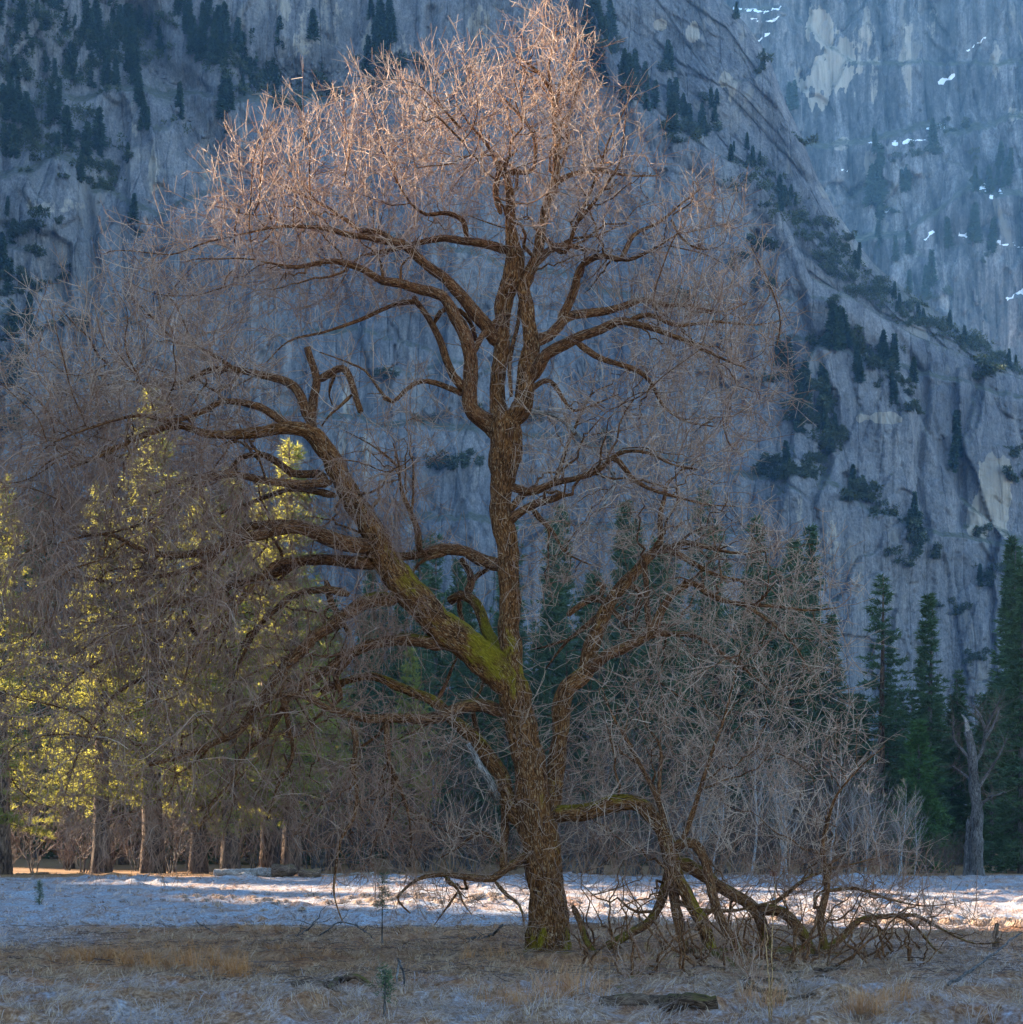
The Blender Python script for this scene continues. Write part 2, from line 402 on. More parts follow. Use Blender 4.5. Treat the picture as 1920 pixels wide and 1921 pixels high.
def rock_relief(X, Z, sx, sz, a_cell, a_str, a_crack, warp=1.0):
    wx = X+warp*3*fbm(X*0.03, Z*0.015, 1.0, 3); wz = Z+warp*12*fbm(X*0.03, Z*0.015, 5.0, 3)
    id1, e1, lx, ly = cells(wx/sx, wz/sz); id2, e2, mx, my = cells(wx/(sx*0.38)+9, wz/(sz*0.36)+4); id3, e3, ox, oy = cells(wx/(sx*0.15)+3, wz/(sz*0.12)+8)
    r = a_cell*((id1-0.5)*2+1.3*lx+0.9*ly) + a_cell*0.5*((id2-0.5)*2+1.2*mx+0.9*my) + a_cell*0.16*((id3-0.5)*2+ox+oy)
    r = r + a_crack*(np.exp(-(e1/0.022)**2)+0.5*np.exp(-(e2/0.03)**2))
    r = r + a_str*ridged(wx*0.10, Z*0.010, 4)*0.5
    r = r + 0.5*fbm(X*0.3, Z*0.25, 2.0, 3)
    return r

# scars of fresh pale rock and dark water stains (pixel centre, radii)
SCARS = [(1865, 930, 34, 70), (1840, 965, 25, 45), (1650, 785, 36, 11), (1500, 960, 12, 50), (1560, 1020, 10, 40), (1590, 1140, 8, 60), (1330, 560, 20, 30), (960, 470, 12, 25), (100, 385, 60, 14), (290, 320, 14, 50), (255, 240, 12, 22),
         (610, 75, 40, 12), (590, 20, 90, 40), (720, 80, 40, 40), (560, 60, 30, 50), (900, 40, 30, 30), (770, 960, 8, 70), (650, 740, 10, 60), (690, 860, 10, 40), (410, 330, 40, 16), (1290, 40, 20, 12), (1370, 150, 15, 35), (1310, 60, 15, 25),
         (1790, 600, 12, 25), (1130, 700, 15, 30), (1240, 760, 10, 40), (640, 830, 10, 50)]
STREAKS = [(560, 210, 60, 90), (620, 60, 50, 60), (480, 230, 30, 60), (110, 330, 60, 25), (1790, 800, 60, 160), (1500, 620, 25, 80), (1860, 800, 30, 120), (700, 680, 25, 120), (820, 690, 40, 120), (880, 130, 30, 120), (640, 660, 40, 90), (200, 420, 60, 70), (1730, 690, 20, 60)]

cliff_bvh = []
def cliff_layer(name, pxs, npy, bottom, top, depth, relief, mat, label, back=60, snowf=None, scar=SCARS, streak=STREAKS):
    pxs = np.asarray(pxs, float)
    tp = interp(pxs, top); bt = np.broadcast_to(bottom, pxs.shape)
    v = np.linspace(0, 1, npy)[:, None]
    px = np.broadcast_to(pxs, (npy, len(pxs))); py = bt*(1-v)+tp*v
    D0 = depth(px, py)
    X0 = (px-960)/F*D0; Z0 = CH+(HY-py)/F*D0
    R = relief(px, py, X0, Z0)
    edge = np.clip((py-tp)/60.0, 0, 1)
    D = D0 + R*(0.35+0.65*edge) + 10*(1-edge)**2
    V = np.stack([(px-960)/F*D, D, CH+(HY-py)/F*D], -1)
    # the top rolls back behind the skyline
    ext = []
    last = V[-1]
    for i in range(1, 7):
        t = i/6.0
        e = last.copy(); e[:, 1] += back*t*1.2; e[:, 2] += -0.9*back*t*t; e[:, 0] += 0.12*back*t
        ext.append(e)
    V = np.concatenate([V, np.array(ext)], 0)
    pe = np.concatenate([px, np.repeat(px[-1:], 6, 0)]); pye = np.concatenate([py, np.repeat(py[-1:], 6, 0)])
    nz = 1.1*fbm(V[..., 0]*0.09, V[..., 2]*0.028, 3.0, 4, 0.65)
    def mask(lst, hard):
        m_ = np.zeros(pe.shape)
        for cx, cy_, rx, ry in lst:
            q = 1.15-(((pe-cx)/rx)**2+((pye-cy_)/ry)**2) + 1.1*nz
            m_ = np.maximum(m_, np.clip(q*hard*0.4, 0, 1))
        return m_
    at = {'scar': np.maximum(mask(scar[:3], 5)*0.95, mask(scar[3:], 5)*0.55).ravel(), 'streak': mask(streak, 1.0).ravel()*0.75}
    at['snow'] = (snowf(pe, pye) if snowf else np.zeros(pe.shape)).ravel()
    nr, nc = pe.shape
    me = mesh_np(name, V.reshape(-1, 3), [grid_faces(nr, nc)], mat, at, smooth=False)
    o = tag(obj(name, me), label, kind='structure')
    f = grid_faces(nr, nc)
    cliff_bvh.append((BVHTree.FromPolygons(V.reshape(-1, 3).tolist(), f.tolist()), o))
    return o

def dep1(px, py):
    D = 700 + (1450-py)*0.052
    D = D + 0.10*np.maximum(0, px-1500)*0.9 - 0.05*np.maximum(0, 500-px)
    return D
GUL = [(255, 40), (300, 120), (350, 180), (385, 260), (430, 330), (420, 420)]
CRK = [[(1090, -50), (1060, 200)], [(810, 20), (800, 140)], [(1500, 560), (1560, 760), (1540, 900)], [(1640, 560), (1740, 720), (1720, 900), (1740, 1000)], [(1840, 690), (1800, 830), (1810, 980)], [(520, 180), (500, 420)], [(160, 340), (180, 520), (150, 640)], [(1420, 440), (1400, 700)]]
def rel1(px, py, X, Z):
    r = rock_relief(X, Z, 22, 66, 3.2, 1.3, 1.0)
    r = r + 16*fbm(X*0.009, Z*0.007, 0.3, 3)
    r = r + 15*np.exp(-(interp_seg(px, py, GUL)/38.0)**2)
    for c in CRK: r = r + 6*np.exp(-(interp_seg(px, py, c)/9.0)**2)
    # ledges: the rock above each line steps back
    wob = 14*fbm(px*0.012, py*0.0, 6.0, 4)
    for line, amt in (([(-800, 300), (0, 335), (90, 300), (150, 305), (170, 360), (300, 400), (420, 360), (480, 430), (700, 430), (2500, 900)], 7),
                      ([(-800, 140), (0, 190), (170, 185), (260, 165), (400, 190), (620, 185), (760, 175), (900, 120), (1100, 60), (2500, 60)], 12),
                      ([(-800, 480), (60, 470), (100, 560), (300, 640), (700, 620), (900, 700), (1300, 560), (2500, 560)], 4),
                      ([(-800, 620), (30, 590), (90, 700), (400, 760), (1100, 830), (1440, 900), (1520, 880), (1620, 945), (1700, 985), (1800, 1010), (2500, 1100)], 6),
                      ([(-800, 900), (1400, 1000), (1480, 900), (1500, 700), (1540, 640), (1620, 650), (1720, 770), (1800, 940), (1900, 1010), (2500, 1200)], 7)):
        q = interp(px, line)+wob-py
        r = r + amt*sstep(-3, 9, q)
    r = r - 16*blob(px, py, 90, 420, 90, 110) - 10*blob(px, py, 40, 640, 60, 120)
    r = r + 10*blob(px, py, 560, 150, 110, 40)
    r = r - 14*blob(px, py, 1700, 900, 170, 300) - 12*blob(px, py, 1530, 1000, 90, 200)
    # slabby lobe with the pale scar
    return r
pxs1 = np.concatenate([np.linspace(-800, -30, 40, endpoint=False), np.linspace(-30, 1950, 500), np.linspace(1960, 2400, 15)])
cliff = cliff_layer('cliff', pxs1, 350, 1600.0, SKY1, dep1, rel1, MAT['granite'], 'grey streaked granite cliff with wooded ledges filling the left and centre')

def dep2(px, py): return 880 + (700-py)*0.10 + 0.05*(px-1300)
def rel2(px, py, X, Z):
    a = math.radians(40); Xr = X*math.cos(a)+Z*math.sin(a); Zr = -X*math.sin(a)+Z*math.cos(a)
    r = rock_relief(Xr, Zr, 20, 80, 2.4, 1.6, 1.2, 0.6) + 9*fbm(X*0.012, Z*0.012, 3.3, 3)
    return r
cliff2 = cliff_layer('rock_slab', np.linspace(1000, 2300, 330), 170, interp(np.linspace(1000, 2300, 330), SKY1)+90, SKY2, dep2, rel2, MAT['granite_slab'], 'diagonal grey granite slab rising behind the wooded ramp', scar=[(1370, 150, 25, 20), (1300, 60, 14, 18), (1240, 45, 20, 12), (1375, 160, 12, 30), (1420, 60, 10, 20), (1640, 450, 14, 30)], streak=[])

SNOW = [[(1380, 15), (1430, 22), (1465, 15)], [(1410, 35), (1450, 40), (1462, 30)], [(1425, 75), (1445, 60)], [(1815, 95), (1850, 70)], [(1770, 155), (1785, 148)], [(1740, 240), (1765, 236), (1775, 240)], [(1750, 255), (1765, 250)],
        [(1775, 150), (1790, 140)], [(1615, 262), (1650, 270), (1700, 268)], [(1825, 350), (1845, 355), (1865, 368)], [(1840, 340), (1880, 360)], [(1735, 450), (1755, 430)], [(1865, 455), (1900, 460), (1920, 465)], [(1800, 440), (1840, 445)],
        [(1580, 318), (1590, 320)], [(1775, 145), (1760, 155)], [(1700, 265), (1740, 262)], [(1655, 400), (1680, 390)], [(1890, 560), (1920, 545)]]
def snowf(px, py):
    d = np.full(px.shape, 99.0)
    for s in SNOW: d = np.minimum(d, interp_seg(px, py, s))
    pt = 2.6+5.5*fbm(px*0.07, py*0.09, 1.0, 4, 0.7)
    return np.clip(0.95-0.5*d/np.maximum(pt, 0.4), 0, 1)
def dep3(px, py): return 1350 + (700-py)*0.07
def rel3(px, py, X, Z):
    r = rock_relief(X, Z, 46, 160, 9, 3.5, 2.5, 1.2) + 30*fbm(X*0.004, Z*0.004, 7.3, 3)
    for line, amt in (([(1000, 300), (1600, 270), (1750, 235), (1800, 250), (1900, 220), (2400, 240)], 22), ([(1000, 500), (1700, 440), (1820, 350), (1880, 365), (2400, 400)], 20),
                      ([(1000, 40), (1380, 20), (1470, 20), (1600, 120), (2400, 120)], 10)):
        q = interp(px, line)+16*fbm(px*0.01, 0.0, 6.0, 4)-py
        r = r + amt*sstep(-3, 10, q)
    return r
cliff3 = cliff_layer('far_cliff', np.linspace(1150, 2300, 330), 240, 860.0, [(1000, -230), (2500, -230)], dep3, rel3, MAT['granite_far'], 'blue hazed far granite wall with pale scars and snow on ledges', back=200, snowf=snowf,
                     scar=[(1545, 60, 35, 50), (1560, 130, 50, 60), (1540, 190, 22, 20), (1620, 60, 20, 80), (1530, 20, 20, 20), (1750, 40, 14, 30), (1870, 110, 14, 40), (1910, 215, 22, 14), (1580, 270, 25, 14), (1700, 100, 14, 80), (1640, 140, 14, 50)], streak=[(1760, 100, 40, 120), (1860, 40, 25, 90), (1480, 120, 30, 80)])

# unseen ridge added left of the frame to block light: its notch lets the low sun reach the meadow's far side and the elm's top
def shade_ridge_mat():
    m = M_('shade_ridge_rock', 0.95, 0.1); p = m.pos()
    f = m.noise(m.mapped(p, (0.05, 0.05, 0.03)), 1.0, 6, 0.7)
    m.col(m.ramp(f, [(0.4, (0.03, 0.045, 0.02)), (0.55, (0.09, 0.085, 0.06)), (0.7, (0.2, 0.19, 0.18))])); return m.m
MAT['shade_ridge'] = shade_ridge_mat()
TE = math.tan(SUN_EL)
def crest(u):  # crest heights follow the sun's rays, choosing which parts stay shaded
    T = 300*TE
    return np.interp(u, [-500, -40, 0, 24, 29, 31.6, 34.6, 37, 40, 47, 51, 56.5, 60, 61.5, 66, 67.5, 70.5, 72, 76, 77.5, 80, 82, 89, 95, 112, 140, 320, 560],
                     [T+60, T+24, T+15.0, T+13.8, T+14.0, T+14.6, T+17.0, T+20, T+23, T+24, T+18.0, 90, 88.5, 91.3, 90.8, 84.5, 84, 89.0, 88, 82, 81, 75, 76, 150, 215, 280, 430, 560])
us = np.unique(np.concatenate([np.linspace(-500, -40, 24), np.linspace(-40, 120, 161), np.linspace(120, 560, 50)]))
hv = []
for off in (-95, -60, -30, -10, 0, 12, 40, 90, 150):
    L = 320+np.maximum(0, us-130)*1.25
    c = crest(us); fall = {-95: 0.0, -60: 0.35, -30: 0.7, -10: 0.93, 0: 1.0, 12: 0.93, 40: 0.7, 90: 0.35, 150: 0.0}[off]
    Lo = L+off
    x = us*math.sin(SUN_AZ)-Lo*math.cos(SUN_AZ); y = us*math.cos(SUN_AZ)+Lo*math.sin(SUN_AZ)
    z = c*fall - 6*(fall == 0)
    if 0 < fall < 1: z = z+6*fbm(us*0.03, off*0.1, 2.0, 3)-3
    hv.append(np.stack([x, y, z], -1))
hv = np.array(hv)
shade_ridge = tag(obj('shade_ridge', mesh_np('shade_ridge', hv.reshape(-1, 3), [grid_faces(*hv.shape[:2])], MAT['shade_ridge'], smooth=False)), 'unseen rocky ridge added left of the meadow to shade the scene', kind='structure')

def on_cliff(px, py, which=None):
    d = Vector(((px-960)/F, 1.0, (HY-py)/F)).normalized()
    best = None
    for i, (b, o) in enumerate(cliff_bvh):
        if which is not None and i not in which: continue
        h = b.ray_cast(Vector((0, 0, CH)), d, 5000)
        if h[0] is not None and (best is None or h[3] < best[1]): best = (h[0], h[3], i)
    return best

# broken rock lying on the ledge below the pale wall
def rock_mesh(seed):
    r = np.random.default_rng(seed)
    v = r.normal(size=(14, 3)); v /= np.linalg.norm(v, axis=1)[:, None]; v *= np.array([1, 0.8, 0.65])*r.uniform(0.8, 1.15, (14, 1))
    import bmesh
    bm = bmesh.new()
    for p in v: bm.verts.new(p)
    bmesh.ops.convex_hull(bm, input=bm.verts)
    bmesh.ops.delete(bm, geom=[x for x in bm.verts if not x.link_faces], context='VERTS')
    me = bpy.data.meshes.new('boulder'); bm.to_mesh(me); bm.free(); me.materials.append(MAT['granite'])
    return me
rocks = [rock_mesh(s) for s in range(6)]
rr = np.random.default_rng(21)
for i in range(190):
    if i < 150: px = rr.uniform(455, 690); py = 168-70*math.exp(-((px-560)/90)**2)*rr.uniform(0, 1)+rr.uniform(-12, 14)
    else: t = rr.uniform(0, 1); px = 270+150*t+rr.uniform(-12, 12); py = 90+230*t+rr.uniform(-14, 14)
    h = on_cliff(px, py, (0,))
    if not h: continue
    o = obj('boulder', rocks[i % 6], cliff); s = rr.uniform(0.8, 2.6)
    o.location = h[0]+Vector((0, -0.1*s, 0)); o.scale = (s*1.3, s, s); o.rotation_euler = tuple(rr.uniform(0, 6, 3))
# ------------------------------------------------------------------ plants
def limb_tube(p, r, sides, seed=0, lump=0.0):
    """one polyline p (k,3), r (k) -> V, faces, bark coordinates"""
    p = np.asarray(p, float); r = np.asarray(r, float)
    V, q = tubes(p[None], r[None], sides) if len(p) > 1 else (None, None)
    k = len(p); s = np.concatenate([[0], np.cumsum(np.linalg.norm(np.diff(p, axis=0), axis=1))])
    ang = np.arange(sides)*2*np.pi/sides
    B = np.stack([np.cos(ang)[None, :]*r[:, None]+seed*1.37, np.sin(ang)[None, :]*r[:, None]+seed*0.71, np.repeat(s[:, None], sides, 1)], -1).reshape(-1, 3)
    if lump:
        c = np.repeat(p, sides, 0); d = V-c
        n = fbm(B[:, 0]*5, B[:, 1]*5, B[:, 2]*2.2+seed, 3)
        V = c+d*(1+lump*n)[:, None]
    # closed ends
    caps = []
    for e in (0, k-1):
        idx = np.arange(sides)+e*sides
        V = np.vstack([V, p[e]+(p[e]-p[1 if e == 0 else k-2])*0.1]); B = np.vstack([B, [seed*1.37, seed*0.71, s[e]]])
        c = len(V)-1; nx = np.roll(idx, -1)
        caps.append(np.stack([idx if e else nx, nx if e else idx, np.full(sides, c)], 1))
    return V, [q, np.concatenate(caps)], B

def blades(C, Dr, L, W, rg):
    """thin pointed leaves, one triangle each"""
    C = np.asarray(C); Dr = Dr/(np.linalg.norm(Dr, axis=1)[:, None]+1e-9)
    s = np.cross(Dr, rg.normal(size=C.shape)); s /= np.linalg.norm(s, axis=1)[:, None]+1e-9
    L = np.asarray(L)[:, None]; W = np.asarray(W)[:, None]
    V = np.stack([C-s*W*0.5, C+s*W*0.5, C+Dr*L], 1).reshape(-1, 3)
    return V, np.arange(len(V)).reshape(-1, 3)

def conifer(H, seed, z0=0.2, Lmax=4.5, lev=1.5, per=5, el0=-12, el1=35, sag=0.25, tl=4.0, nb=8, bl=0.34, bw=0.08, flat=0.0, r0=0.4, power=0.75, tufty=0.3, nm='pine_needles', bm='pine_bark', trunk_sides=10):
    rg = np.random.default_rng(seed)
    k = 14; t = np.linspace(0, 1, k)
    tp = np.stack([H/28*0.25*np.sin(t*3+seed)*t, H/28*(0.2*np.cos(t*2.3+seed)*t-0.2*t), t*H], -1); tp[0, 2] = -0.015*H
    tr = r0*(1-t)**0.85+0.02*min(1, H/14); tr[0] *= 1.25
    TV, TF, TB = limb_tube(tp, tr, trunk_sides, seed, 0.06)
    zs = np.arange(z0*H, H*0.985, 1/lev)
    C = []; D = []; BP = []; BR = []
    for z in zs:
        tt = (z-z0*H)/(H*(1-z0))
        for j in range(per):
            L = Lmax*((1-tt)**power)*rg.uniform(0.45, 1.08)*(0.55+0.45*min(1, tt*6+0.3))+0.25*min(1, H/14)
            az = rg.uniform(0, 2*np.pi); el = math.radians(el0+(el1-el0)*tt+rg.normal()*9)
            h = np.array([math.cos(az), math.sin(az), 0])
            zz = z+rg.uniform(-.4, .4)/lev
            n = max(3, int(tl*L)+2); f = np.sort(rg.uniform(0.22, 1, n)); f[-1] = 1.0
            pts = lambda f: (np.array([0, 0, zz])+h*(f*L*math.cos(el))[:, None]+np.array([0, 0, 1.])*(f*L*math.sin(el)-sag*L*f**1.5+0.6*sag*L*f**4)[:, None])
            side = np.cross(h, [0, 0, 1.])
            lat = (rg.uniform(-1, 1, n)*L*tufty*(1-(f-0.6)**2*1.6))
            c = pts(f)+side*lat[:, None]+np.array([0, 0, 1.])*rg.normal(0, 0.05, n)[:, None]*(1+L*0.3)
            C.append(c); D.append(np.repeat((h*0.8+side*0.0)[None], n, 0)+side*np.sign(lat)[:, None]*0.4+np.array([0, 0, 0.35-0.5*sag]))
            BP.append(pts(np.array([0, 0.35, 0.7, 1.0]))); BR.append(np.array([1, .7, .4, .15])*(0.012+0.011*L))
    C = np.concatenate(C); D = np.concatenate(D); n = len(C)
    tone = np.clip(rg.normal(0.5, 0.25, n), 0, 1)
    CC = np.repeat(C, nb, 0); R = rg.normal(size=(n*nb, 3)); R[:, 2] *= (1-flat)
    DD = np.repeat(D, nb, 0)*0.9+R*0.75
    V, Fc = blades(CC+rg.normal(0, 0.05, CC.shape), DD, rg.uniform(0.6, 1.2, n*nb)*bl, np.full(n*nb, bw), rg)
    crown = mesh_np('crown', V, [Fc], MAT[nm], {'tone': np.repeat(np.repeat(tone, nb), 3)}, smooth=False)
    bV, bF = tubes(np.array(BP), np.array(BR), 3)
    nT = len(TV)
    V2 = np.vstack([TV, bV]); B2 = np.vstack([TB, bV])
    trunk = mesh_np('trunk', V2, [TF[0], bF+nT, TF[1]], MAT[bm], {'bark': B2})
    return trunk, crown

def make_conifer(name, label, cat, *a, **k):
    t, c = conifer(*a, **k)
    e = empty(name, (0, 0, 0)); obj('trunk', t, e); obj('crown', c, e)
    return e
placed = set()
def put(proto, loc, s, rz, label, cat, group, sx=1.0):
    o = proto if proto.name not in placed else copy_tree(proto)
    placed.add(proto.name)
    o.location = loc; o.scale = (s*sx, s*sx, s); o.rotation_euler = (0, 0, rz)
    tag(o, label, cat, group); return o

H0 = 28.0
pines = [make_conifer('pine_tree', '', 'tree', 28, 31+i, z0=(0.14, 0.2, 0.17)[i], Lmax=(4.3, 3.9, 4.6)[i], lev=1.7, per=6, tl=5.6, nb=11, bl=0.38, bw=0.05, r0=0.5) for i in range(3)]
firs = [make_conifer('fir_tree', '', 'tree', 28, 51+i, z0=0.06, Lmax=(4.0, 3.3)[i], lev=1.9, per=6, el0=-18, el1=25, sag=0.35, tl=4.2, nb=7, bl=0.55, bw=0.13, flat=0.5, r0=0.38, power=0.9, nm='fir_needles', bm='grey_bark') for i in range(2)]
firs.append(make_conifer('fir_tree', '', 'tree', 28, 55, z0=0.16, Lmax=4.0, lev=1.35, per=5, el0=-10, el1=30, sag=0.25, tl=4.2, nb=8, bl=0.5, bw=0.1, flat=0.2, r0=0.4, nm='fir_needles', bm='pine_bark'))  # for pines of the shaded forest, their shade put into darker needles
cedar = make_conifer('cedar_tree', '', 'tree', 14, 61, z0=0.07, Lmax=3.0, lev=3.2, per=6, el0=-10, el1=30, sag=0.35, tl=5, nb=7, bl=0.42, bw=0.10, flat=0.4, r0=0.22, power=0.85, nm='cedar_needles', bm='grey_bark')

def at_ground(px, y):
    x = (px-960)/F*y; return x, y, float(gz(x, y))
def conif(proto, Hp, px, top, y, label, group, sx=1.0, cat='tree'):
    x, yy, z = at_ground(px, y)
    Ht = CH+(HY-top)/F*y-z
    s = Ht/Hp
    return put(proto, (x, yy, z), s, rng.uniform(0, 6.28), label, cat, group, sx*(1.0 if s > 0.75 else 1.15))

# sunlit pines along the meadow's far edge
LP = [(4, 890, 104, 0, 'yellow sunlit pine apart from the others, right of dark trunks at the meadow edge'),
      (190, 905, 107, 1, 'slim sunlit pine left of the tallest yellow pine'),
      (287, 725, 109, 2, 'tallest yellow sunlit pine behind the elm, its trunk lit gold'),
      (372, 905, 110, 1, 'sunlit pine with bare brown trunk right of the tallest yellow pine'),
      (432, 880, 108, 0, 'sunlit pine with thick scaly trunk behind the fallen log'),
      (505, 895, 112, 2, 'pine with dark slender trunk behind the fallen log'),
      (547, 825, 110, 1, 'sunlit pine rising beside the pale upright trunk by the log')]
for px, top, y, i, lb in LP:
    lb = lb if px > 4 else 'yellow sunlit pine standing apart on the open edge of the pine row'
    conif(pines[i], 28, px, top, y, lb, 'sunlit pines at the meadow edge', 1.25)
for px, top, y in ((130, 1190, 122), (205, 1150, 128), (330, 1100, 132), (620, 1150, 124), (770, 1210, 122)):
    conif(pines[abs(px) % 3], 28, px, top, y, 'shaded pine standing among the sunlit row', 'shaded pines behind the sunlit row')
# shaded conifers behind: rows at growing distance
k = 0
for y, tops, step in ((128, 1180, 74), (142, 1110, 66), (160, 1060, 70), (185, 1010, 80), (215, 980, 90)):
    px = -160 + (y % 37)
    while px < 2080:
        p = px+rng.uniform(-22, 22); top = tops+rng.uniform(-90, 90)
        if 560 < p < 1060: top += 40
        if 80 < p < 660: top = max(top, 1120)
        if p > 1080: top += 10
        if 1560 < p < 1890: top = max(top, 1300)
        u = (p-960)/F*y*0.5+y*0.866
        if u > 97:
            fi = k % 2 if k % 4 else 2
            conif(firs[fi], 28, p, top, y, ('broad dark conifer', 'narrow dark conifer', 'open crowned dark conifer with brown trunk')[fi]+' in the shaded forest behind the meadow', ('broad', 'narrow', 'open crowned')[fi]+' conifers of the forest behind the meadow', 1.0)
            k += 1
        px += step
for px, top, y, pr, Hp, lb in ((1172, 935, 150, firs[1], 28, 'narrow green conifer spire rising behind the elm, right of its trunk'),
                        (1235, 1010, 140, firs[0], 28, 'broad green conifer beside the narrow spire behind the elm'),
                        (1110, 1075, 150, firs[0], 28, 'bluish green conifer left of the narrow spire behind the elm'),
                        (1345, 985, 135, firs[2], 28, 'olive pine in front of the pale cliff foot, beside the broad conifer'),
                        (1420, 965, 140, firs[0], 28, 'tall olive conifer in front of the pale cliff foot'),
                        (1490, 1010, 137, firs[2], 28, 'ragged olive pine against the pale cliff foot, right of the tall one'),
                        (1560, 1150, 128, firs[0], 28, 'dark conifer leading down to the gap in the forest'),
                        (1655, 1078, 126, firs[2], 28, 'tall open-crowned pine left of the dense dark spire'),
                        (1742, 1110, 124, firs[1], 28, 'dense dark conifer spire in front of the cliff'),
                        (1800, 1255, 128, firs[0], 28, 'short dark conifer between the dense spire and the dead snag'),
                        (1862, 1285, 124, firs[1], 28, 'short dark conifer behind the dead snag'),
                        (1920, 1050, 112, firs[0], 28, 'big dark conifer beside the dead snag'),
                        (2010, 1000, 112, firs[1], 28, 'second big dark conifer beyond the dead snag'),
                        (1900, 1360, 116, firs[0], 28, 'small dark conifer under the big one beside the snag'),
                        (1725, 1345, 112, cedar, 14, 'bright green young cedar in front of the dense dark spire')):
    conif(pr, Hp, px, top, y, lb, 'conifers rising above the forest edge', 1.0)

# conifers and brush on the cliffs
def small_conifer(seed, sl):
    rg = np.random.default_rng(seed); H = 20.0; n = 340
    t = rg.uniform(0, 1, n)**0.8; z = H*(0.08+0.92*t); R = sl*H*(1-t)**0.8*rg.uniform(0.3, 1.05, n)+0.3
    az = rg.uniform(0, 6.283, n)
    C = np.stack([R*np.cos(az)*0.45, R*np.sin(az)*0.45, z], -1); D = np.stack([np.cos(az), np.sin(az), rg.uniform(-0.5, 0.3, n)], -1)
    V, Fc = blades(np.repeat(C, 3, 0)+rg.normal(0, .3, (n*3, 3)), np.repeat(D, 3, 0)+rg.normal(0, .4, (n*3, 3)), np.repeat(R*0.6+0.7, 3), np.full(n*3, 0.95), rg)
    tone = np.repeat(np.clip(rg.normal(0.45, 0.25, n*3), 0, 1), 3)
    TV, TF = tubes(np.array([[[0, 0, -2.], [0, 0, H*0.5], [0, 0, H]]]), np.array([[0.35, 0.2, 0.03]]), 4)
    me = mesh_np('cliff_conifer', np.vstack([V, TV]), [Fc, TF+len(V)], [MAT['cliff_needles'], MAT['grey_bark']], {'tone': np.concatenate([tone, np.zeros(len(TV))]), 'bark': np.vstack([V, TV])},
                 smooth=False, midx=np.concatenate([np.zeros(len(Fc)), np.ones(len(TF))]))
    return me
def brush_mesh(seed, mat='brush_leaves'):
    rg = np.random.default_rng(seed); n = 420
    lob = rg.normal(0, 1.0, (7, 3))*np.array([2.4, 1.3, 0.9])+np.array([0, 0, 1.6])
    d = rg.normal(size=(n, 3)); d /= np.linalg.norm(d, axis=1)[:, None]
    C = lob[rg.integers(0, 7, n)]+d*rg.uniform(0.5, 1.5, (n, 1))
    C[:, 2] = np.abs(C[:, 2])
    V, Fc = blades(np.repeat(C, 2, 0), np.repeat(d, 2, 0)+rg.normal(0, .7, (n*2, 3)), rg.uniform(.5, 1.1, n*2), np.full(n*2, 0.5), rg)
    return mesh_np('cliff_shrub', V, [Fc], MAT[mat], {'tone': np.repeat(np.clip(rg.normal(.45, .28, n*2), 0, 1), 3)}, smooth=False)
cc = [small_conifer(70, 0.16), small_conifer(71, 0.20), small_conifer(72, 0.13)]
bb = [brush_mesh(80), brush_mesh(81), brush_mesh(82)]
MASS = {}
def veg(cx, cy_, rx, ry, n, frac, area, which=None, hs=(9, 20)):
    """frac: share of conifers, the rest is brush"""
    for i in range(n):
        a = rng.uniform(0, 6.283); q = math.sqrt(rng.uniform())
        h = on_cliff(cx+rx*q*math.cos(a), cy_+ry*q*math.sin(a), which)
        if not h: continue
        p = h[0]
        if rng.uniform() < frac:
            ci = rng.integers(3); o = obj('cliff_conifer', cc[ci]); s = rng.uniform(*hs)/20*(1.35 if h[2] == 2 else 1.0)
            o.scale = (s*1.1, s*1.1, s); o.rotation_euler = (rng.normal(0, .04), rng.normal(0, .04), rng.uniform(0, 6.28)); o.location = p+Vector((0, 0.3, -0.8))
            sh = ('tapering', 'broad', 'slender')[ci]; tag(o, sh+' dark conifer growing on '+area, 'tree', sh+' conifers on '+area)
        elif area in (UL, RA):      # low brush that reads as one cover
            MASS.setdefault(area, []).append((np.array(p)+np.array([0, .5, -.6]), rng.uniform(0.6, 1.5)))
        else:
            o = obj('cliff_shrub', bb[rng.integers(3)]); s = rng.uniform(0.6, 1.5)*(1.3 if h[2] == 2 else 1.0)
            o.scale = (s*1.2, s, s); o.rotation_euler = (0, 0, rng.uniform(0, 6.28)); o.location = p+Vector((0, 0.5, -0.8*s))
            tag(o, 'dark evergreen shrub growing on '+area, 'shrub', 'shrubs on '+area)
RA = 'the diagonal ramp across the cliff'
UL = 'the wooded ledges of the upper left cliff'
for v in ((55, 50, 85, 55, 22, .8), (210, 55, 75, 65, 26, .9), (60, 140, 90, 45, 20, .6), (200, 130, 85, 40, 20, .7), (385, 45, 55, 55, 16, .9), (360, 105, 60, 25, 12, .4), (445, 120, 45, 35, 10, .6),
          (55, 270, 80, 38, 20, .4), (150, 285, 60, 35, 14, .3), (25, 215, 40, 35, 8, .6), (500, 165, 50, 25, 10, .4), (550, 190, 60, 12, 8, .2), (270, 225, 16, 30, 3, 1), (430, 230, 18, 34, 4, .8), (335, 225, 22, 18, 3, .3),
          (180, 330, 45, 28, 12, .3), (225, 300, 25, 25, 5, .4), (140, 320, 80, 14, 6, 0), (60, 90, 90, 60, 26, .25), (210, 100, 90, 60, 24, .3), (390, 90, 60, 40, 16, .3), (100, 230, 90, 40, 20, .2), (470, 150, 60, 30, 14, .2), (310, 30, 30, 30, 6, .5)): veg(*v, UL)
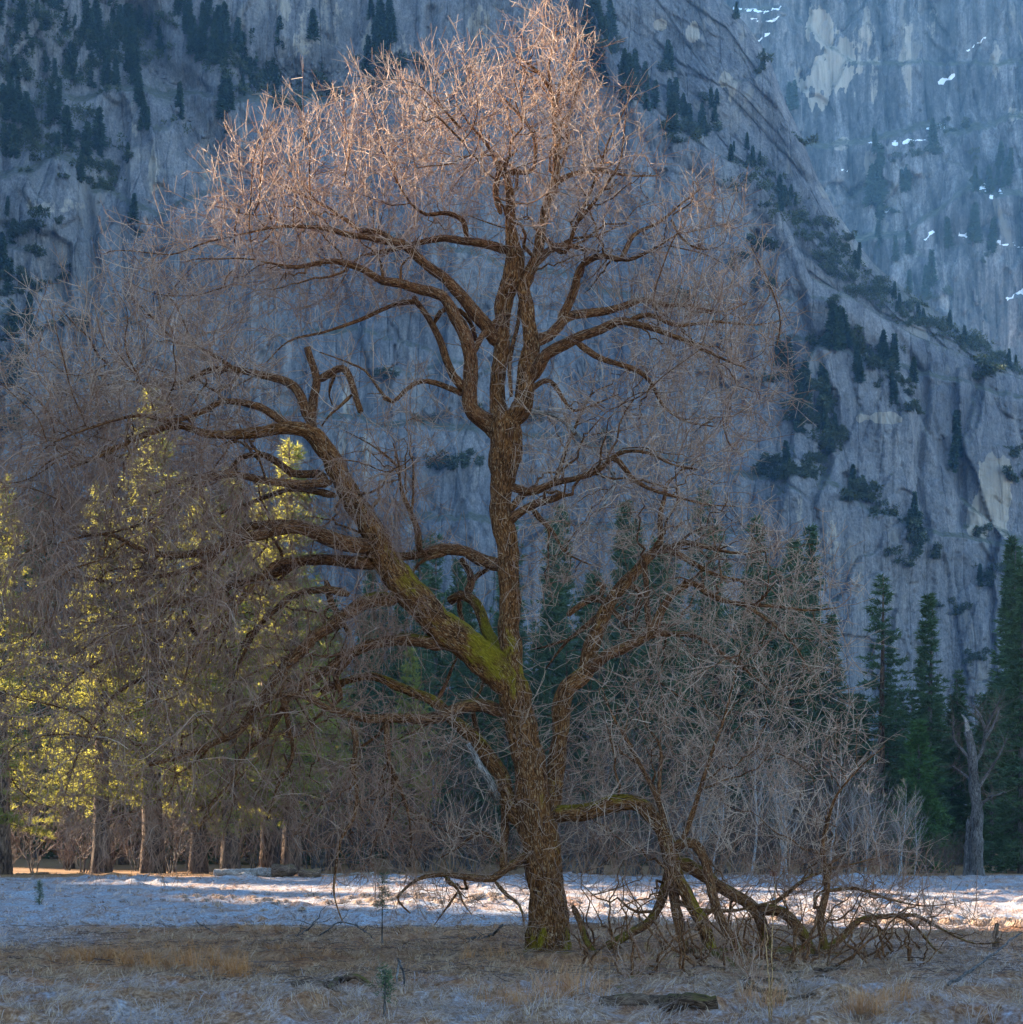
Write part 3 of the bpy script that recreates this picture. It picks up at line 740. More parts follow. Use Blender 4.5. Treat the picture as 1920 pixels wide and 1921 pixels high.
for v in ((702, 70, 10, 50, 4, 1), (728, 85, 10, 45, 4, 1), (715, 130, 40, 22, 10, .4), (580, 70, 10, 15, 1, 1), (520, 100, 12, 12, 2, 1), (595, 135, 14, 18, 3, 1), (640, 170, 60, 15, 6, .2), (770, 130, 30, 25, 4, .3)): veg(*v, 'the rubble ledge at the top of the cliff')
LE = 'the small steps of the cliff above the left pines'
for v in ((20, 430, 28, 36, 4, .3), (62, 450, 24, 35, 5, .3), (30, 545, 42, 40, 9, .2), (100, 515, 18, 26, 3, .3), (45, 625, 48, 32, 9, .2), (30, 690, 34, 50, 9, .2), (250, 430, 12, 28, 3, .8), (95, 415, 20, 20, 2, 0), (130, 600, 20, 20, 2, 0), (20, 770, 30, 40, 6, .2)): veg(*v, LE)
ramp = [(1125, 60), (1150, 130), (1190, 190), (1250, 225), (1310, 255)]
for i, (x, y) in enumerate(ramp): veg(x, y, 38, 40, 13, .75, 'the upper end of the diagonal ramp across the cliff', (0, 1))
for x, y in ((1395, 300), (1425, 335), (1455, 375), (1475, 400)): veg(x, y, 26, 26, 8, .35, RA, (0, 1), (7, 13))
for x, y in ((1515, 425), (1550, 470), (1590, 505), (1630, 535), (1670, 560), (1715, 590), (1760, 610), (1805, 635), (1850, 660), (1890, 682)): veg(x, y, 34, 26, 15, .12, RA, (0, 1), (6, 12))
CE = 'the broken buttress right of the elm'
for v in ((1480, 720, 34, 40, 10, .5), (1530, 755, 44, 40, 12, .5), (1585, 645, 45, 20, 12, .25), (1640, 690, 45, 40, 13, .45), (1690, 735, 28, 40, 8, .3), (1560, 800, 24, 50, 9, .4), (1480, 880, 45, 20, 10, .2), (1540, 850, 28, 24, 6, .3), (1500, 790, 20, 30, 4, .5)): veg(*v, CE)
LO = 'the lower ledges of the right cliff'
for v in ((1610, 930, 46, 18, 12, .1), (1655, 960, 20, 12, 3, 0), (1715, 1005, 18, 38, 9, .2), (1740, 1050, 14, 14, 2, 0), (1790, 875, 15, 28, 4, .7), (1840, 995, 8, 8, 2, 0), (1850, 1090, 16, 36, 5, .3), (1905, 870, 18, 30, 4, 0), (1380, 490, 16, 18, 4, 0), (1440, 545, 14, 12, 2, 0),
          (1720, 775, 10, 14, 2, 0), (1845, 700, 22, 14, 5, 0), (1780, 1140, 20, 12, 3, 0), (1825, 1235, 18, 14, 3, 0), (1690, 1060, 14, 16, 3, 0), (1560, 570, 10, 10, 2, 0), (1420, 480, 14, 18, 4, .3), (1290, 560, 18, 10, 3, 0)): veg(*v, LO)
for v in ((730, 705, 14, 8, 2, 0), (870, 855, 18, 20, 4, 0), (820, 870, 22, 16, 5, 0), (800, 790, 14, 10, 2, 0), (1130, 830, 14, 10, 3, 0), (900, 790, 18, 10, 2, 0), (1000, 790, 20, 10, 2, 0), (960, 640, 12, 8, 2, 0)): veg(*v, 'the streaked wall behind the elm')
FA = 'the far blue wall'
for v in ((1652, 345, 12, 40, 5, 1), (1700, 370, 10, 30, 3, 1), (1650, 395, 40, 20, 6, .5), (1790, 235, 20, 16, 3, .4), (1850, 330, 40, 40, 6, .8), (1700, 290, 60, 20, 6, .5), (1900, 340, 20, 20, 3, .6), (1680, 470, 40, 30, 5, .6), (1820, 470, 50, 30, 6, .5), (1740, 560, 40, 20, 4, .5), (1490, 210, 8, 18, 2, 1)): veg(*v, FA, (2,), (14, 26))
for v in ((1490, 205, 10, 20, 3, 1), (1510, 265, 20, 20, 4, .4), (1540, 300, 14, 18, 4, .6), (1400, 40, 30, 16, 5, .3), (1430, 120, 14, 18, 3, .3), (1340, 190, 30, 20, 4, .5), (1250, 120, 30, 30, 4, .3), (1595, 440, 12, 18, 2, .5)): veg(*v, 'the grey slab above the ramp', (1,), (9, 18))

for area, lst in MASS.items():
    rg = np.random.default_rng(5); C = []; D = []
    for p, s in lst:
        n = 190; lob = rg.normal(0, 1.0, (5, 3))*np.array([2.9, 1.4, 0.9])*s+np.array([0, 0, 1.2*s]); dd = rg.normal(size=(n, 3)); dd /= np.linalg.norm(dd, axis=1)[:, None]
        C.append(p+lob[rg.integers(0, 5, n)]+dd*rg.uniform(.5, 1.5, (n, 1))*s); D.append(dd)
    C = np.concatenate(C); D = np.concatenate(D); n = len(C)
    V, Fc = blades(C, D+rg.normal(0, .6, (n, 3)), rg.uniform(.7, 1.5, n), np.full(n, 0.75), rg)
    tag(obj('brush', mesh_np('brush', V, [Fc], MAT['brush_leaves'], {'tone': np.repeat(np.clip(rg.normal(.45, .28, n), 0, 1), 3)}, smooth=False)), 'low dark evergreen brush covering '+area, 'brush', kind='stuff')

# ------------------------------------------------------------------ bare trees and shrubs
def grow_bare(seed, stems, H, r0, spread, nbr, nsub, lean=0.1, up=0.6, sides=5, ztw=0.25):
    rg = np.random.default_rng(seed)
    main = []; L2 = []; L3 = []
    for s in range(stems):
        az = rg.uniform(0, 6.283); ln = lean*rg.uniform(0.4, 1.3)
        d = np.array([math.cos(az)*ln, math.sin(az)*ln, 1.0]); h = H*rg.uniform(0.65, 1.0)
        base = np.array([math.cos(az), math.sin(az), 0])*(0.0 if stems == 1 else 0.25*rg.uniform(0.2, 1.2))
        t = np.linspace(0, 1, 9)
        p = base+d*t[:, None]*h+np.cumsum(rg.normal(0, 0.018*h, (9, 3))*np.array([1, 1, 0.2]), 0)*(t[:, None] > 0)
        p[0, 2] = -0.1
        main.append((p, r0*(1-t)**0.9*rg.uniform(.7, 1)+0.006))
        for j in range(nbr):
            f = ztw+(1-ztw)*rg.uniform(0, 1)**0.9; i = min(7, int(f*8)); q = p[i]+(p[i+1]-p[i])*(f*8-i)
            a2 = rg.uniform(0, 6.283); e = np.array([math.cos(a2), math.sin(a2), up*rg.uniform(0.4, 1.6)]); L = spread*h*(1.15-f)*rg.uniform(0.5, 1.1)+0.25
            tt = np.linspace(0, 1, 5)[:, None]
            b = q+e*tt*L+np.array([0, 0, 1.])*tt**2*L*0.25+np.cumsum(rg.normal(0, 0.05*L, (5, 3)), 0)*(tt > 0)
            L2.append((b, (0.35*r0*(1-f)+0.007)*np.linspace(1, 0.35, 5)))
            for m_ in range(nsub):
                g = rg.uniform(0.15, 1); ii = min(3, int(g*4)); qq = b[ii]+(b[ii+1]-b[ii])*(g*4-ii)
                ee = e*0.6+rg.normal(size=3)*0.6+np.array([0, 0, 0.25]); l3 = L*rg.uniform(0.2, 0.5)
                tt3 = np.linspace(0, 1, 4)[:, None]
                L3.append((qq+ee*tt3*l3+np.cumsum(rg.normal(0, 0.06*l3, (4, 3)), 0)*(tt3 > 0), np.linspace(0.008, 0.0045, 4)))
    tv = [limb_tube(p, r, sides, i) for i, (p, r) in enumerate(main)]
    V, Fs = merge([(a, b) for a, b, c in tv]); B = np.concatenate([c for a, b, c in tv])
    cp = []
    for lst in (L2, L3):
        if lst:
            v, f = tubes(np.array([a for a, b in lst]), np.array([b for a, b in lst]), 3); cp.append((v, [f]))
    cv, cf = merge(cp)
    return V, Fs, B, cv, cf
def make_bare(name, bm, tm, *a, **k):
    V, Fs, B, cv, cf = grow_bare(*a, **k); rg = np.random.default_rng(a[0])
    e = empty(name, (0, 0, 0))
    obj('trunk' if a[1] == 1 else 'stem', mesh_np('trunk', V, Fs, MAT[bm], {'bark': B}), e)
    tone = np.clip(0.5+0.5*pn(cv[:, 0]*2, cv[:, 1]*2, cv[:, 2]*2), 0, 1)
    obj('crown', mesh_np('crown', cv, cf, MAT[tm], {'tone': tone}), e)
    return e
birches = [make_bare('birch_tree', 'birch_bark', 'birch_twig', 91+i, 1, 9.0, (0.11, 0.10)[i], 0.26, 34, 7, lean=0.06, up=1.3, ztw=0.3) for i in range(2)]
shrubs = [make_bare('bare_shrub', 'grey_bark', 'grey_twig', 101+i, 7, 5.0, 0.035, 0.4, 14, 6, lean=0.4, up=0.7, ztw=0.12) for i in range(3)]
gtree = make_bare('bare_tree', 'grey_bark', 'grey_twig', 111, 1, 11.0, 0.13, 0.42, 40, 11, lean=0.1, up=0.7, ztw=0.18)
for i, (px, y, h) in enumerate(((1409, 94, 8.2), (1462, 95, 6.9), (1472, 97, 7.0), (1483, 94, 7.6), (1335, 96, 6.8), (1318, 99, 6.4), (1560, 98, 7.0), (1622, 97, 5.6), (1655, 97, 6.2), (1684, 98, 5.0), (1694, 96, 5.2), (1590, 100, 5.8), (1715, 99, 4.6), (1290, 101, 6.0))):
    x, yy, z = at_ground(px, y-3)
    put(birches[i % 2], (x, yy, z), h/9.0, rng.uniform(0, 6.28), ('white barked leafless sapling, tallest of the pale stems at the forest edge' if i == 0 else 'slender white barked leafless sapling at the forest edge'), 'tree', 'pale saplings at the forest edge')
for i in range(28):
    px = 1080+i*26+rng.uniform(-14, 14); y = rng.uniform(101, 111) if px < 1800 else 112
    x, yy, z = at_ground(px, y)
    put(shrubs[i % 3], (x, yy, z), rng.uniform(0.6, 1.3)*(0.7 if px > 1650 else 1.0), rng.uniform(0, 6.28), 'leafless grey-brown shrub in the thicket under the pale saplings', 'shrub', 'bare shrubs along the right forest edge')
for i in range(26):
    px = -10+i*42+rng.uniform(-20, 20); x, yy, z = at_ground(px, rng.uniform(111, 120))
    put(shrubs[i % 3], (x, yy, z), rng.uniform(0.5, 1.25), rng.uniform(0, 6.28), 'leafless shrub in the shade behind the pine trunks', 'shrub', 'bare shrubs behind the pine trunks')
for i, (px, y, h) in enumerate(((1130, 112, 12), (1200, 110, 11), (1270, 112, 12), (1360, 111, 10), (1440, 112, 12), (1530, 110, 11), (690, 116, 10), (800, 114, 11), (880, 115, 10), (1060, 113, 10), (1590, 111, 9), (620, 118, 9))):
    x, yy, z = at_ground(px, y)
    put(gtree, (x, yy, z), h/11.0, rng.uniform(0, 6.28), 'tall leafless grey tree among the dark conifers at the forest edge', 'tree', 'bare trees among the conifers')
# dogwood thicket that kept brown leaves
dl = brush_mesh(83, 'brown_leaves')
for i, (px, y, s) in enumerate(((800, 112, 1.0), (850, 113, 1.2), (1095, 110, 1.1), (745, 114, 0.9), (890, 111, 0.8), (1060, 112, 0.9))):
    x, yy, z = at_ground(px, y)
    V, Fs, B, cv, cf = grow_bare(200+i, 5, 4.2*s, 0.04, 0.35, 10, 4, lean=0.35)
    e = empty('brown_bush', (x, yy, z)); obj('stem', mesh_np('stem', np.vstack([V, cv]), [Fs[0], Fs[1], cf[0]+len(V)], MAT['grey_bark'], {'bark': np.vstack([B, cv])}), e)
    rg = np.random.default_rng(i); C = cv[rg.integers(0, len(cv), 1500)]
    lv, lf = blades(C, rg.normal(size=C.shape)+np.array([0, 0, -0.6]), np.full(1500, 0.13), np.full(1500, 0.07), rg)
    obj('foliage', mesh_np('foliage', lv, [lf], MAT['brown_leaves'], {'tone': np.repeat(rg.uniform(0, 1, 1500), 3)}, smooth=False), e)
    tag(e, 'bush still holding pinkish brown leaves in the shade behind the elm', 'bush', 'brown leaved bushes behind the elm')

# dead snag
def make_snag():
    x, y, z = at_ground(1832, 104)
    e = empty('dead_tree', (x, y, z))
    s = y/F
    def lp(px, py, dy=0.0): return np.array([(px-1832)*s, dy, (1657-py)*s])
    def limb(nm, pts, r0, r1, m='grey_bark', sd=1):
        p = catmull(pts, 0.25); t = np.linspace(0, 1, len(p)); r = (r0*(1-t)+r1*t)*(1+0.12*np.sin(t*31+sd))
        V, Fs, B = limb_tube(p, r, 9, sd, 0.15); obj(nm, mesh_np(nm, V, Fs, MAT[m], {'bark': B}), e)
    limb('trunk', [lp(1834, 1665), lp(1833, 1600), lp(1834, 1540), lp(1829, 1490), lp(1826, 1450), lp(1822, 1410), lp(1816, 1385)], 0.42, 0.24)
    limb('trunk', [lp(1820, 1665, 0.5), lp(1822, 1600, 0.5), lp(1824, 1550, 0.3)], 0.3, 0.2, sd=5)
    limb('broken_top', [lp(1817, 1390), lp(1813, 1365), lp(1806, 1354, 0.1)], 0.17, 0.03, 'dead_wood', 2)
    L = [[(1826, 1450), (1846, 1420), (1850, 1385), (1860, 1350), (1862, 1330)], [(1830, 1500), (1852, 1465), (1868, 1430), (1885, 1400)], [(1824, 1440), (1806, 1420), (1793, 1395), (1788, 1360)], [(1848, 1400), (1870, 1370), (1880, 1340)], [(1828, 1480), (1806, 1460), (1786, 1450)],
         [(1834, 1530), (1856, 1510), (1884, 1500)], [(1850, 1385), (1838, 1360), (1832, 1335)]]
    rg = np.random.default_rng(5); tw = []
    for i, l in enumerate(L):
        pts = [lp(a, b, j*rg.uniform(-.5, .5)) for j, (a, b) in enumerate(l)]
        limb('limb', pts, 0.11, 0.03, sd=i+3)
        c = catmull(pts, 0.12)
        for q in c[3:]:
            for _ in range(3):
                d = rg.normal(size=3)+np.array([0, 0, 0.4]); ll = rg.uniform(.4, 1.2); t = np.linspace(0, 1, 4)[:, None]
                tw.append(q+d*t*ll*0.6+np.cumsum(rg.normal(0, 0.06, (4, 3)), 0)*(t > 0))
    v, f = tubes(np.array(tw), np.tile(np.linspace(0.011, 0.005, 4), (len(tw), 1)), 3)
    obj('crown', mesh_np('crown', v, [f], MAT['grey_twig'], {'tone': np.clip(0.5+pn(v[:, 0]*2, v[:, 1], v[:, 2]*2), 0, 1)}), e)
    tag(e, 'grey half dead tree with broken pale top beside the big dark conifer', 'tree')
make_snag()
# ------------------------------------------------------------------ the elm
EB = np.array([0.80, 40.0, 0.0]); EB[2] = float(gz(EB[0], EB[1]))
elm = empty('elm_tree', tuple(EB))
tag(elm, 'huge leafless elm with mossy leaning trunk and sunlit twiggy top', 'tree')
LIMBS = []      # (samples (k,3), radii)
def add_limb(name, pts, r0, r1, dd=0.0, attach=True, sides=12, mat='elm_limb', d0=None, pw=1.15, lump=0.13, step=0.16, radii=None, base_moss=0.0):
    """pts: photograph pixels; the depth starts at the limb it grows from and changes by dd metres"""
    pts = [tuple(p) for p in pts]
    sd = len(LIMBS)+1
    P0 = np.array([p[:2] for p in pts], float)
    y0 = 40.0
    if attach and LIMBS:
        a = P(pts[0][0], pts[0][1], 40.0)
        best = min(((np.hypot(s[:, 0]*40/s[:, 1]-a[0], (s[:, 2]-CH)*40/s[:, 1]+CH-a[2])-0*r).min(), i) for i, (s, r) in enumerate(LIMBS))
        s, r = LIMBS[best[1]]; j = np.hypot(s[:, 0]*40/s[:, 1]-a[0], (s[:, 2]-CH)*40/s[:, 1]+CH-a[2]).argmin()
        y0 = s[j, 1]
    if d0 is not None: y0 = 40.0+d0
    seg = np.concatenate([[0], np.cumsum(np.hypot(*np.diff(P0, axis=0).T))]); t = seg/seg[-1]
    W = np.array([P(px, py, y0+dd*tt+0.25*math.sin(3*tt+sd)*(tt > 0)*(abs(dd) > 0.01)) for (px, py), tt in zip(P0, t)]) if len(pts[0]) == 2 else np.array([P(*p) for p in pts])
    if r1 <= 3: r1 = r1*0.5
    rr_ = np.array(radii, float)/PXM if radii else (r1+(r0-r1)*(1-t)**pw)/PXM
    q = catmull(np.column_stack([W, rr_]), step)
    p = q[:, :3].copy(); r = q[:, 3]
    tt = np.linspace(0, 1, len(p))
    al = np.concatenate([[0], np.cumsum(np.linalg.norm(np.diff(p, axis=0), axis=1))])
    wob = np.stack([fbm(al*0.75+sd, sd*1.7, k_*5.0, 3) for k_ in range(3)], -1)
    env = np.sin(np.clip(tt*6, 0, np.pi/2))[:, None]
    p = p+wob*env*np.minimum(0.9*r, 0.075)[:, None]
    r = r*(1+0.09*fbm(al*1.6, sd, 9.0, 2))
    if attach and len(LIMBS): r = r*(0.55+0.45*sstep(0, 1.4*r[0], al))
    V, Fs, B = limb_tube(p, r, sides, sd, lump)
    hgt = V[:, 2]
    ts = np.clip(((V[:, 0]-0.05)*-2.65+(V[:, 2]-6.2)*2.1)/11.4, 0, 1); ds = np.hypot(V[:, 0]-0.05+2.65*ts, V[:, 2]-6.2-2.1*ts)
    ms = 0.42*(1-sstep(0.45, 1.1, ds)) + 0.35*np.clip(1.0-np.hypot(V[:, 0]+0.45, V[:, 2]-6.5)/1.2, 0, 1) + 0.16*(1-sstep(3.0, 10.0, hgt)) - 0.55*sstep(8.5, 11, hgt) + base_moss + 0.6*(1-sstep(0.2, 0.7, hgt)) - 0.1
    o = obj(name, mesh_np(name, V-EB, Fs, MAT[mat], {'bark': B, 'moss': ms}), elm)
    LIMBS.append((p, r)); return o

TRUNK = [(1030, 1800, 62), (1030, 1782, 50), (1029, 1750, 42), (1029, 1705, 38), (1024, 1650, 37), (1017, 1600, 37), (1010, 1550, 37), (1004, 1500, 36), (996, 1450, 33), (987, 1400, 31), (977, 1350, 31), (966, 1305, 32), (960, 1262, 27), (962, 1212, 22.5),
         (960, 1165, 21.5), (959, 1119, 21.5), (956, 1056, 22), (950, 1010, 22), (944, 978, 22), (941, 931, 22), (945, 892, 26), (950, 845, 32), (953, 805, 30), (957, 775, 22)]
add_limb('trunk', [(a, b) for a, b, c in TRUNK], 0, 0, 0.0, False, 36, 'elm_bark', radii=[c*0.94 for a, b, c in TRUNK], step=0.05, lump=0.13)
for (a, b, dx) in ((985, 1798, -1.3), (1075, 1800, 1.2), (1012, 1806, -0.3), (1052, 1808, 0.5)):      # root flares
    add_limb('root', [(1030+(a-1030)*0.35, 1725), (1030+(a-1030)*0.75, 1768), (a, b)], 20, 5, -0.5 if b > 1803 else 0.0, False, 12, 'elm_bark', base_moss=0.25)
A = add_limb
# great left limb
A('limb', [(966, 1310), (940, 1267), (887, 1218), (834, 1176), (784, 1126), (747, 1085), (714, 1040), (700, 1005), (684, 965), (655, 915), (625, 868), (604, 836), (585, 812), (545, 800), (480, 812), (430, 817), (380, 815), (330, 800), (270, 815), (200, 850), (130, 880)], 0, 0, -1.5, sides=24, mat='elm_bark',
  radii=[30, 31, 31, 30, 29.5, 27, 25, 23, 21, 20, 19, 18, 15, 11, 9.5, 8.5, 7.5, 6.5, 5.5, 4.5, 3.0], step=0.08, lump=0.18)
A('limb', [(588, 815), (583, 785), (588, 742), (592, 712), (584, 672), (577, 648)], 11, 6, 0.3)
A('limb', [(590, 716), (614, 698), (636, 690), (655, 716), (665, 746), (676, 772)], 7.5, 5.5, -0.4)
A('limb', [(663, 738), (640, 760), (618, 780), (604, 800)], 4, 2.5, 0.3)
A('limb', [(632, 694), (618, 735), (624, 760)], 3.5, 2.5, 0.5)
A('limb', [(580, 790), (560, 737), (530, 715), (490, 701), (440, 692), (398, 692), (350, 714), (300, 724), (240, 715), (170, 730)], 10, 2.5, 1.3)
A('limb', [(440, 692), (390, 660), (330, 640), (290, 600), (250, 560)], 4.5, 2, 1.4)
A('limb', [(545, 800), (500, 770), (470, 760), (420, 752), (380, 770), (320, 790), (260, 780), (180, 800), (100, 830)], 8, 2.5, -1.8)
A('limb', [(612, 900), (590, 886), (550, 884), (495, 857), (452, 860), (430, 882), (395, 890), (340, 905), (280, 930)], 9, 3, 1.6)
A('limb', [(622, 905), (590, 906), (525, 905), (470, 895), (430, 889), (380, 905), (330, 940), (270, 980), (210, 1000)], 9, 3, -2.0)
A('limb', [(630, 930), (560, 915), (500, 930), (440, 955), (400, 970), (340, 1000)], 7, 3, 2.6)
A('limb', [(705, 1025), (645, 1020), (600, 1000), (565, 986), (525, 990), (465, 1010), (400, 1030), (330, 1040), (270, 1032), (200, 1000), (110, 1020)], 17, 3, -2.2)
A('limb', [(720, 1055), (675, 1056), (595, 1050), (540, 1065), (465, 1090), (400, 1120), (350, 1165), (322, 1200), (300, 1270), (290, 1340)], 13, 3, 2.0)
A('limb', [(560, 990), (510, 985), (440, 1000), (380, 1060), (300, 1080), (220, 1095), (130, 1075)], 10, 3, 1.8)
A('limb', [(600, 1050), (520, 1055), (480, 1100), (430, 1150), (400, 1200), (370, 1215), (340, 1290)], 8, 3, -2.4)
A('limb', [(355, 1160), (370, 1190), (395, 1180), (440, 1120)], 6, 3, 0.6)
A('limb', [(745, 1125), (690, 1125), (640, 1155), (600, 1186), (560, 1226), (525, 1265), (490, 1310), (462, 1354), (445, 1375), (400, 1395), (358, 1414), (280, 1432)], 15, 4, -1.6)
A('limb', [(612, 1090), (618, 1130), (640, 1160), (655, 1190)], 7, 4, 0.5)
A('limb', [(655, 1115), (610, 1105), (560, 1110), (520, 1140), (490, 1170), (460, 1220), (430, 1290), (420, 1350)], 8, 3, 1.8)
A('limb', [(835, 1212), (770, 1200), (710, 1205), (650, 1230), (605, 1260), (572, 1282), (540, 1312), (500, 1380), (470, 1402), (450, 1432), (430, 1472), (400, 1502), (370, 1560)], 13, 3, -1.3)
A('limb', [(660, 1230), (632, 1270), (640, 1310), (600, 1340), (560, 1370)], 8, 3, 0.8)
A('limb', [(945, 1338), (904, 1322), (868, 1328), (825, 1344), (794, 1350), (731, 1347), (690, 1350), (620, 1328), (575, 1308), (525, 1305), (470, 1330)], 14, 4, -2.0, base_moss=0.1)
A('limb', [(985, 1560), (952, 1500), (944, 1462), (925, 1425), (903, 1394), (875, 1372), (850, 1350), (809, 1309), (778, 1294), (731, 1281), (690, 1270), (640, 1280), (600, 1300)], 18, 6, 1.6, sides=16, mat='elm_bark', base_moss=0.15)
A('dead_limb', [(935, 1492), (925, 1494), (912, 1464), (898, 1440), (891, 1415), (880, 1395)], 9, 5, -0.5, mat='dead_wood', base_moss=-1)
A('limb', [(960, 1260), (937, 1220), (919, 1190), (904, 1157), (890, 1128), (868, 1116), (846, 1126)], 14, 9, 1.5, sides=16, mat='elm_bark', base_moss=0.1)
A('limb', [(876, 1120), (884, 1094), (874, 1068), (864, 1050)], 9, 6, 0.3)
A('limb', [(884, 1094), (898, 1078), (914, 1068)], 6, 4, 0.1)
A('limb', [(862, 1126), (860, 1150), (870, 1180)], 6, 4, 0.4)
A('limb', [(945, 1062), (925, 1057), (900, 1046), (875, 1031), (825, 1031), (787, 1040), (750, 1044), (700, 1040), (640, 1060)], 13, 6, 1.8, sides=14)
A('limb', [(845, 1035), (800, 1050), (778, 1070), (770, 1100)], 6, 3, 0.6)
A('limb', [(788, 1038), (781, 1000), (772, 966), (758, 931), (751, 900), (748, 870), (738, 832)], 7.5, 3, -0.5)
A('limb', [(750, 880), (720, 850), (690, 830), (650, 810)], 3, 1.5, -1.0)
A('limb', [(900, 1390), (888, 1330), (905, 1290), (912, 1250)], 6, 3, 0.7)
A('limb', [(822, 1312), (850, 1250), (870, 1210)], 5, 3, 0.6)
# upper crown, left fork
A('limb', [(945, 835), (922, 800), (900, 783), (884, 762), (881, 725), (884, 675), (876, 637), (858, 596), (838, 563), (820, 554), (792, 545), (750, 533), (717, 529), (678, 503), (620, 490), (560, 500), (490, 490)], 17, 2.5, -1.4, sides=16, pw=0.9)
A('limb', [(870, 730), (858, 712), (833, 658), (812, 608), (796, 583), (780, 560)], 9, 5, 0.5)
A('limb', [(815, 606), (826, 584), (842, 580), (865, 583), (884, 602), (894, 638)], 5, 4, 0.6)
A('limb', [(886, 668), (902, 640), (915, 618), (935, 600)], 7, 5, 0.2)
A('limb', [(872, 742), (833, 721), (792, 715), (767, 727), (737, 754), (712, 729), (687, 696), (642, 675), (600, 660)], 6, 2, -1.0)
A('limb', [(786, 565), (740, 570), (690, 595), (650, 610), (600, 625), (540, 640), (500, 680)], 5, 2, -0.8)
# centre leader
A('limb', [(950, 800), (938, 770), (936, 737), (937, 662), (942, 608), (950, 560), (962, 525), (967, 487), (962, 458), (960, 412), (954, 360), (948, 325), (938, 305)], 0, 0, 0.4, sides=18, mat='elm_bark', radii=[22, 18, 15, 14.5, 15, 16, 19, 17, 13, 9.5, 8, 6, 4], step=0.08)
A('limb', [(938, 650), (929, 636), (900, 596), (867, 554), (825, 517), (783, 483), (750, 458), (708, 446), (658, 442), (625, 433), (575, 425), (520, 425), (450, 440)], 14, 3, -1.6, sides=16)
A('limb', [(745, 456), (708, 430), (675, 427), (646, 408), (596, 379), (546, 356), (500, 330)], 6, 2, 1.2)
A('limb', [(955, 472), (917, 456), (875, 450), (825, 448), (783, 456), (730, 470), (690, 480)], 9, 3.5, 1.5)
A('limb', [(876, 450), (871, 417), (854, 404), (829, 400), (800, 402), (770, 380), (740, 330)], 6, 2.5, -1.0)
A('limb', [(940, 400), (928, 350), (934, 320), (924, 290), (905, 260), (880, 230), (860, 200)], 7, 2.5, -0.8)
A('limb', [(945, 324), (970, 322), (1000, 318), (1004, 270), (995, 240), (984, 215), (978, 170), (976, 150)], 5, 3, 0.9)
A('limb', [(995, 240), (965, 205), (940, 180), (910, 160)], 3.5, 2, 0.4)
# right fork
A('limb', [(955, 800), (975, 770), (985, 745), (992, 675), (996, 642), (990, 583), (984, 537), (990, 520), (1004, 485), (1014, 440), (1020, 412), (1030, 372), (1040, 320), (1046, 280), (1047, 250), (1044, 215), (1040, 185), (1033, 165), (1015, 140), (990, 120), (968, 100)], 0, 0, 0.8, sides=18, mat='elm_bark',
  radii=[24, 21, 19, 17.5, 15, 13, 12, 11, 10.5, 9.5, 9, 8.5, 8, 7, 6, 5.5, 5, 4, 3.2, 2.5, 1.8], step=0.08)
A('limb', [(1036, 172), (1028, 130), (1035, 95), (1042, 60), (1052, 25)], 4, 1.5, 0.4)
A('limb', [(1046, 200), (1050, 155), (1065, 140), (1075, 110), (1090, 60)], 3.5, 1.5, -0.6)
A('limb', [(1043, 305), (1066, 262), (1062, 235), (1075, 200), (1090, 150), (1105, 110)], 5.5, 2, 0.8)
A('limb', [(1062, 265), (1060, 235), (1046, 228)], 3, 2, 0.2)
A('limb', [(1036, 345), (1060, 334), (1090, 325), (1130, 322), (1180, 330), (1230, 330)], 6.5, 2.5, 1.2)
A('limb', [(1014, 440), (1060, 470), (1090, 400), (1120, 330), (1140, 270), (1165, 220), (1185, 175)], 5, 2, -1.3)
A('limb', [(1080, 420), (1120, 370), (1160, 310), (1170, 260), (1175, 210)], 4, 1.8, -0.8)
A('limb', [(988, 540), (1000, 512), (1017, 487), (1042, 467), (1064, 460), (1100, 470)], 9, 4, 1.0)
A('limb', [(996, 650), (1004, 640), (1029, 629), (1054, 604), (1075, 589), (1117, 581), (1167, 575), (1208, 562), (1250, 571), (1292, 575), (1350, 585), (1400, 570)], 12, 2.5, 1.6, sides=14)
A('limb', [(1050, 606), (1066, 570), (1076, 542), (1087, 508), (1104, 488), (1133, 479), (1179, 487), (1220, 470), (1270, 440)], 10, 2.5, -1.2, sides=14)
A('limb', [(1165, 484), (1190, 440), (1230, 420), (1280, 380), (1320, 350)], 5, 2, 0.7)
A('limb', [(994, 715), (1025, 667), (1058, 646), (1092, 629), (1125, 617), (1158, 604), (1187, 608), (1233, 621), (1292, 642), (1350, 670), (1400, 690)], 13, 2.5, -1.6, sides=14)
A('limb', [(1080, 640), (1125, 671), (1158, 683), (1200, 696), (1225, 721), (1250, 767), (1292, 792), (1340, 800)], 7, 2.5, 1.2)
A('limb', [(1175, 605), (1220, 590), (1270, 610), (1340, 605), (1410, 610), (1470, 600)], 5, 1.8, 1.2)
A('limb', [(979, 545), (977, 560), (967, 621), (958, 683), (960, 742)], 4.5, 3.5, -0.5)
A('limb', [(992, 735), (1021, 712), (1042, 721), (1058, 750), (1075, 770), (1110, 760), (1160, 740)], 6, 2, 1.0)
A('dead_limb', [(975, 775), (1033, 775), (1083, 812), (1125, 858), (1154, 896), (1148, 925), (1133, 946), (1100, 990), (1060, 1040)], 5, 2, -1.2, mat='dead_wood', base_moss=-1)
A('limb', [(950, 910), (975, 917), (1000, 921), (1042, 908), (1092, 896), (1125, 879), (1150, 858), (1175, 847), (1217, 850), (1260, 870), (1310, 880)], 8.5, 2.5, -1.4)
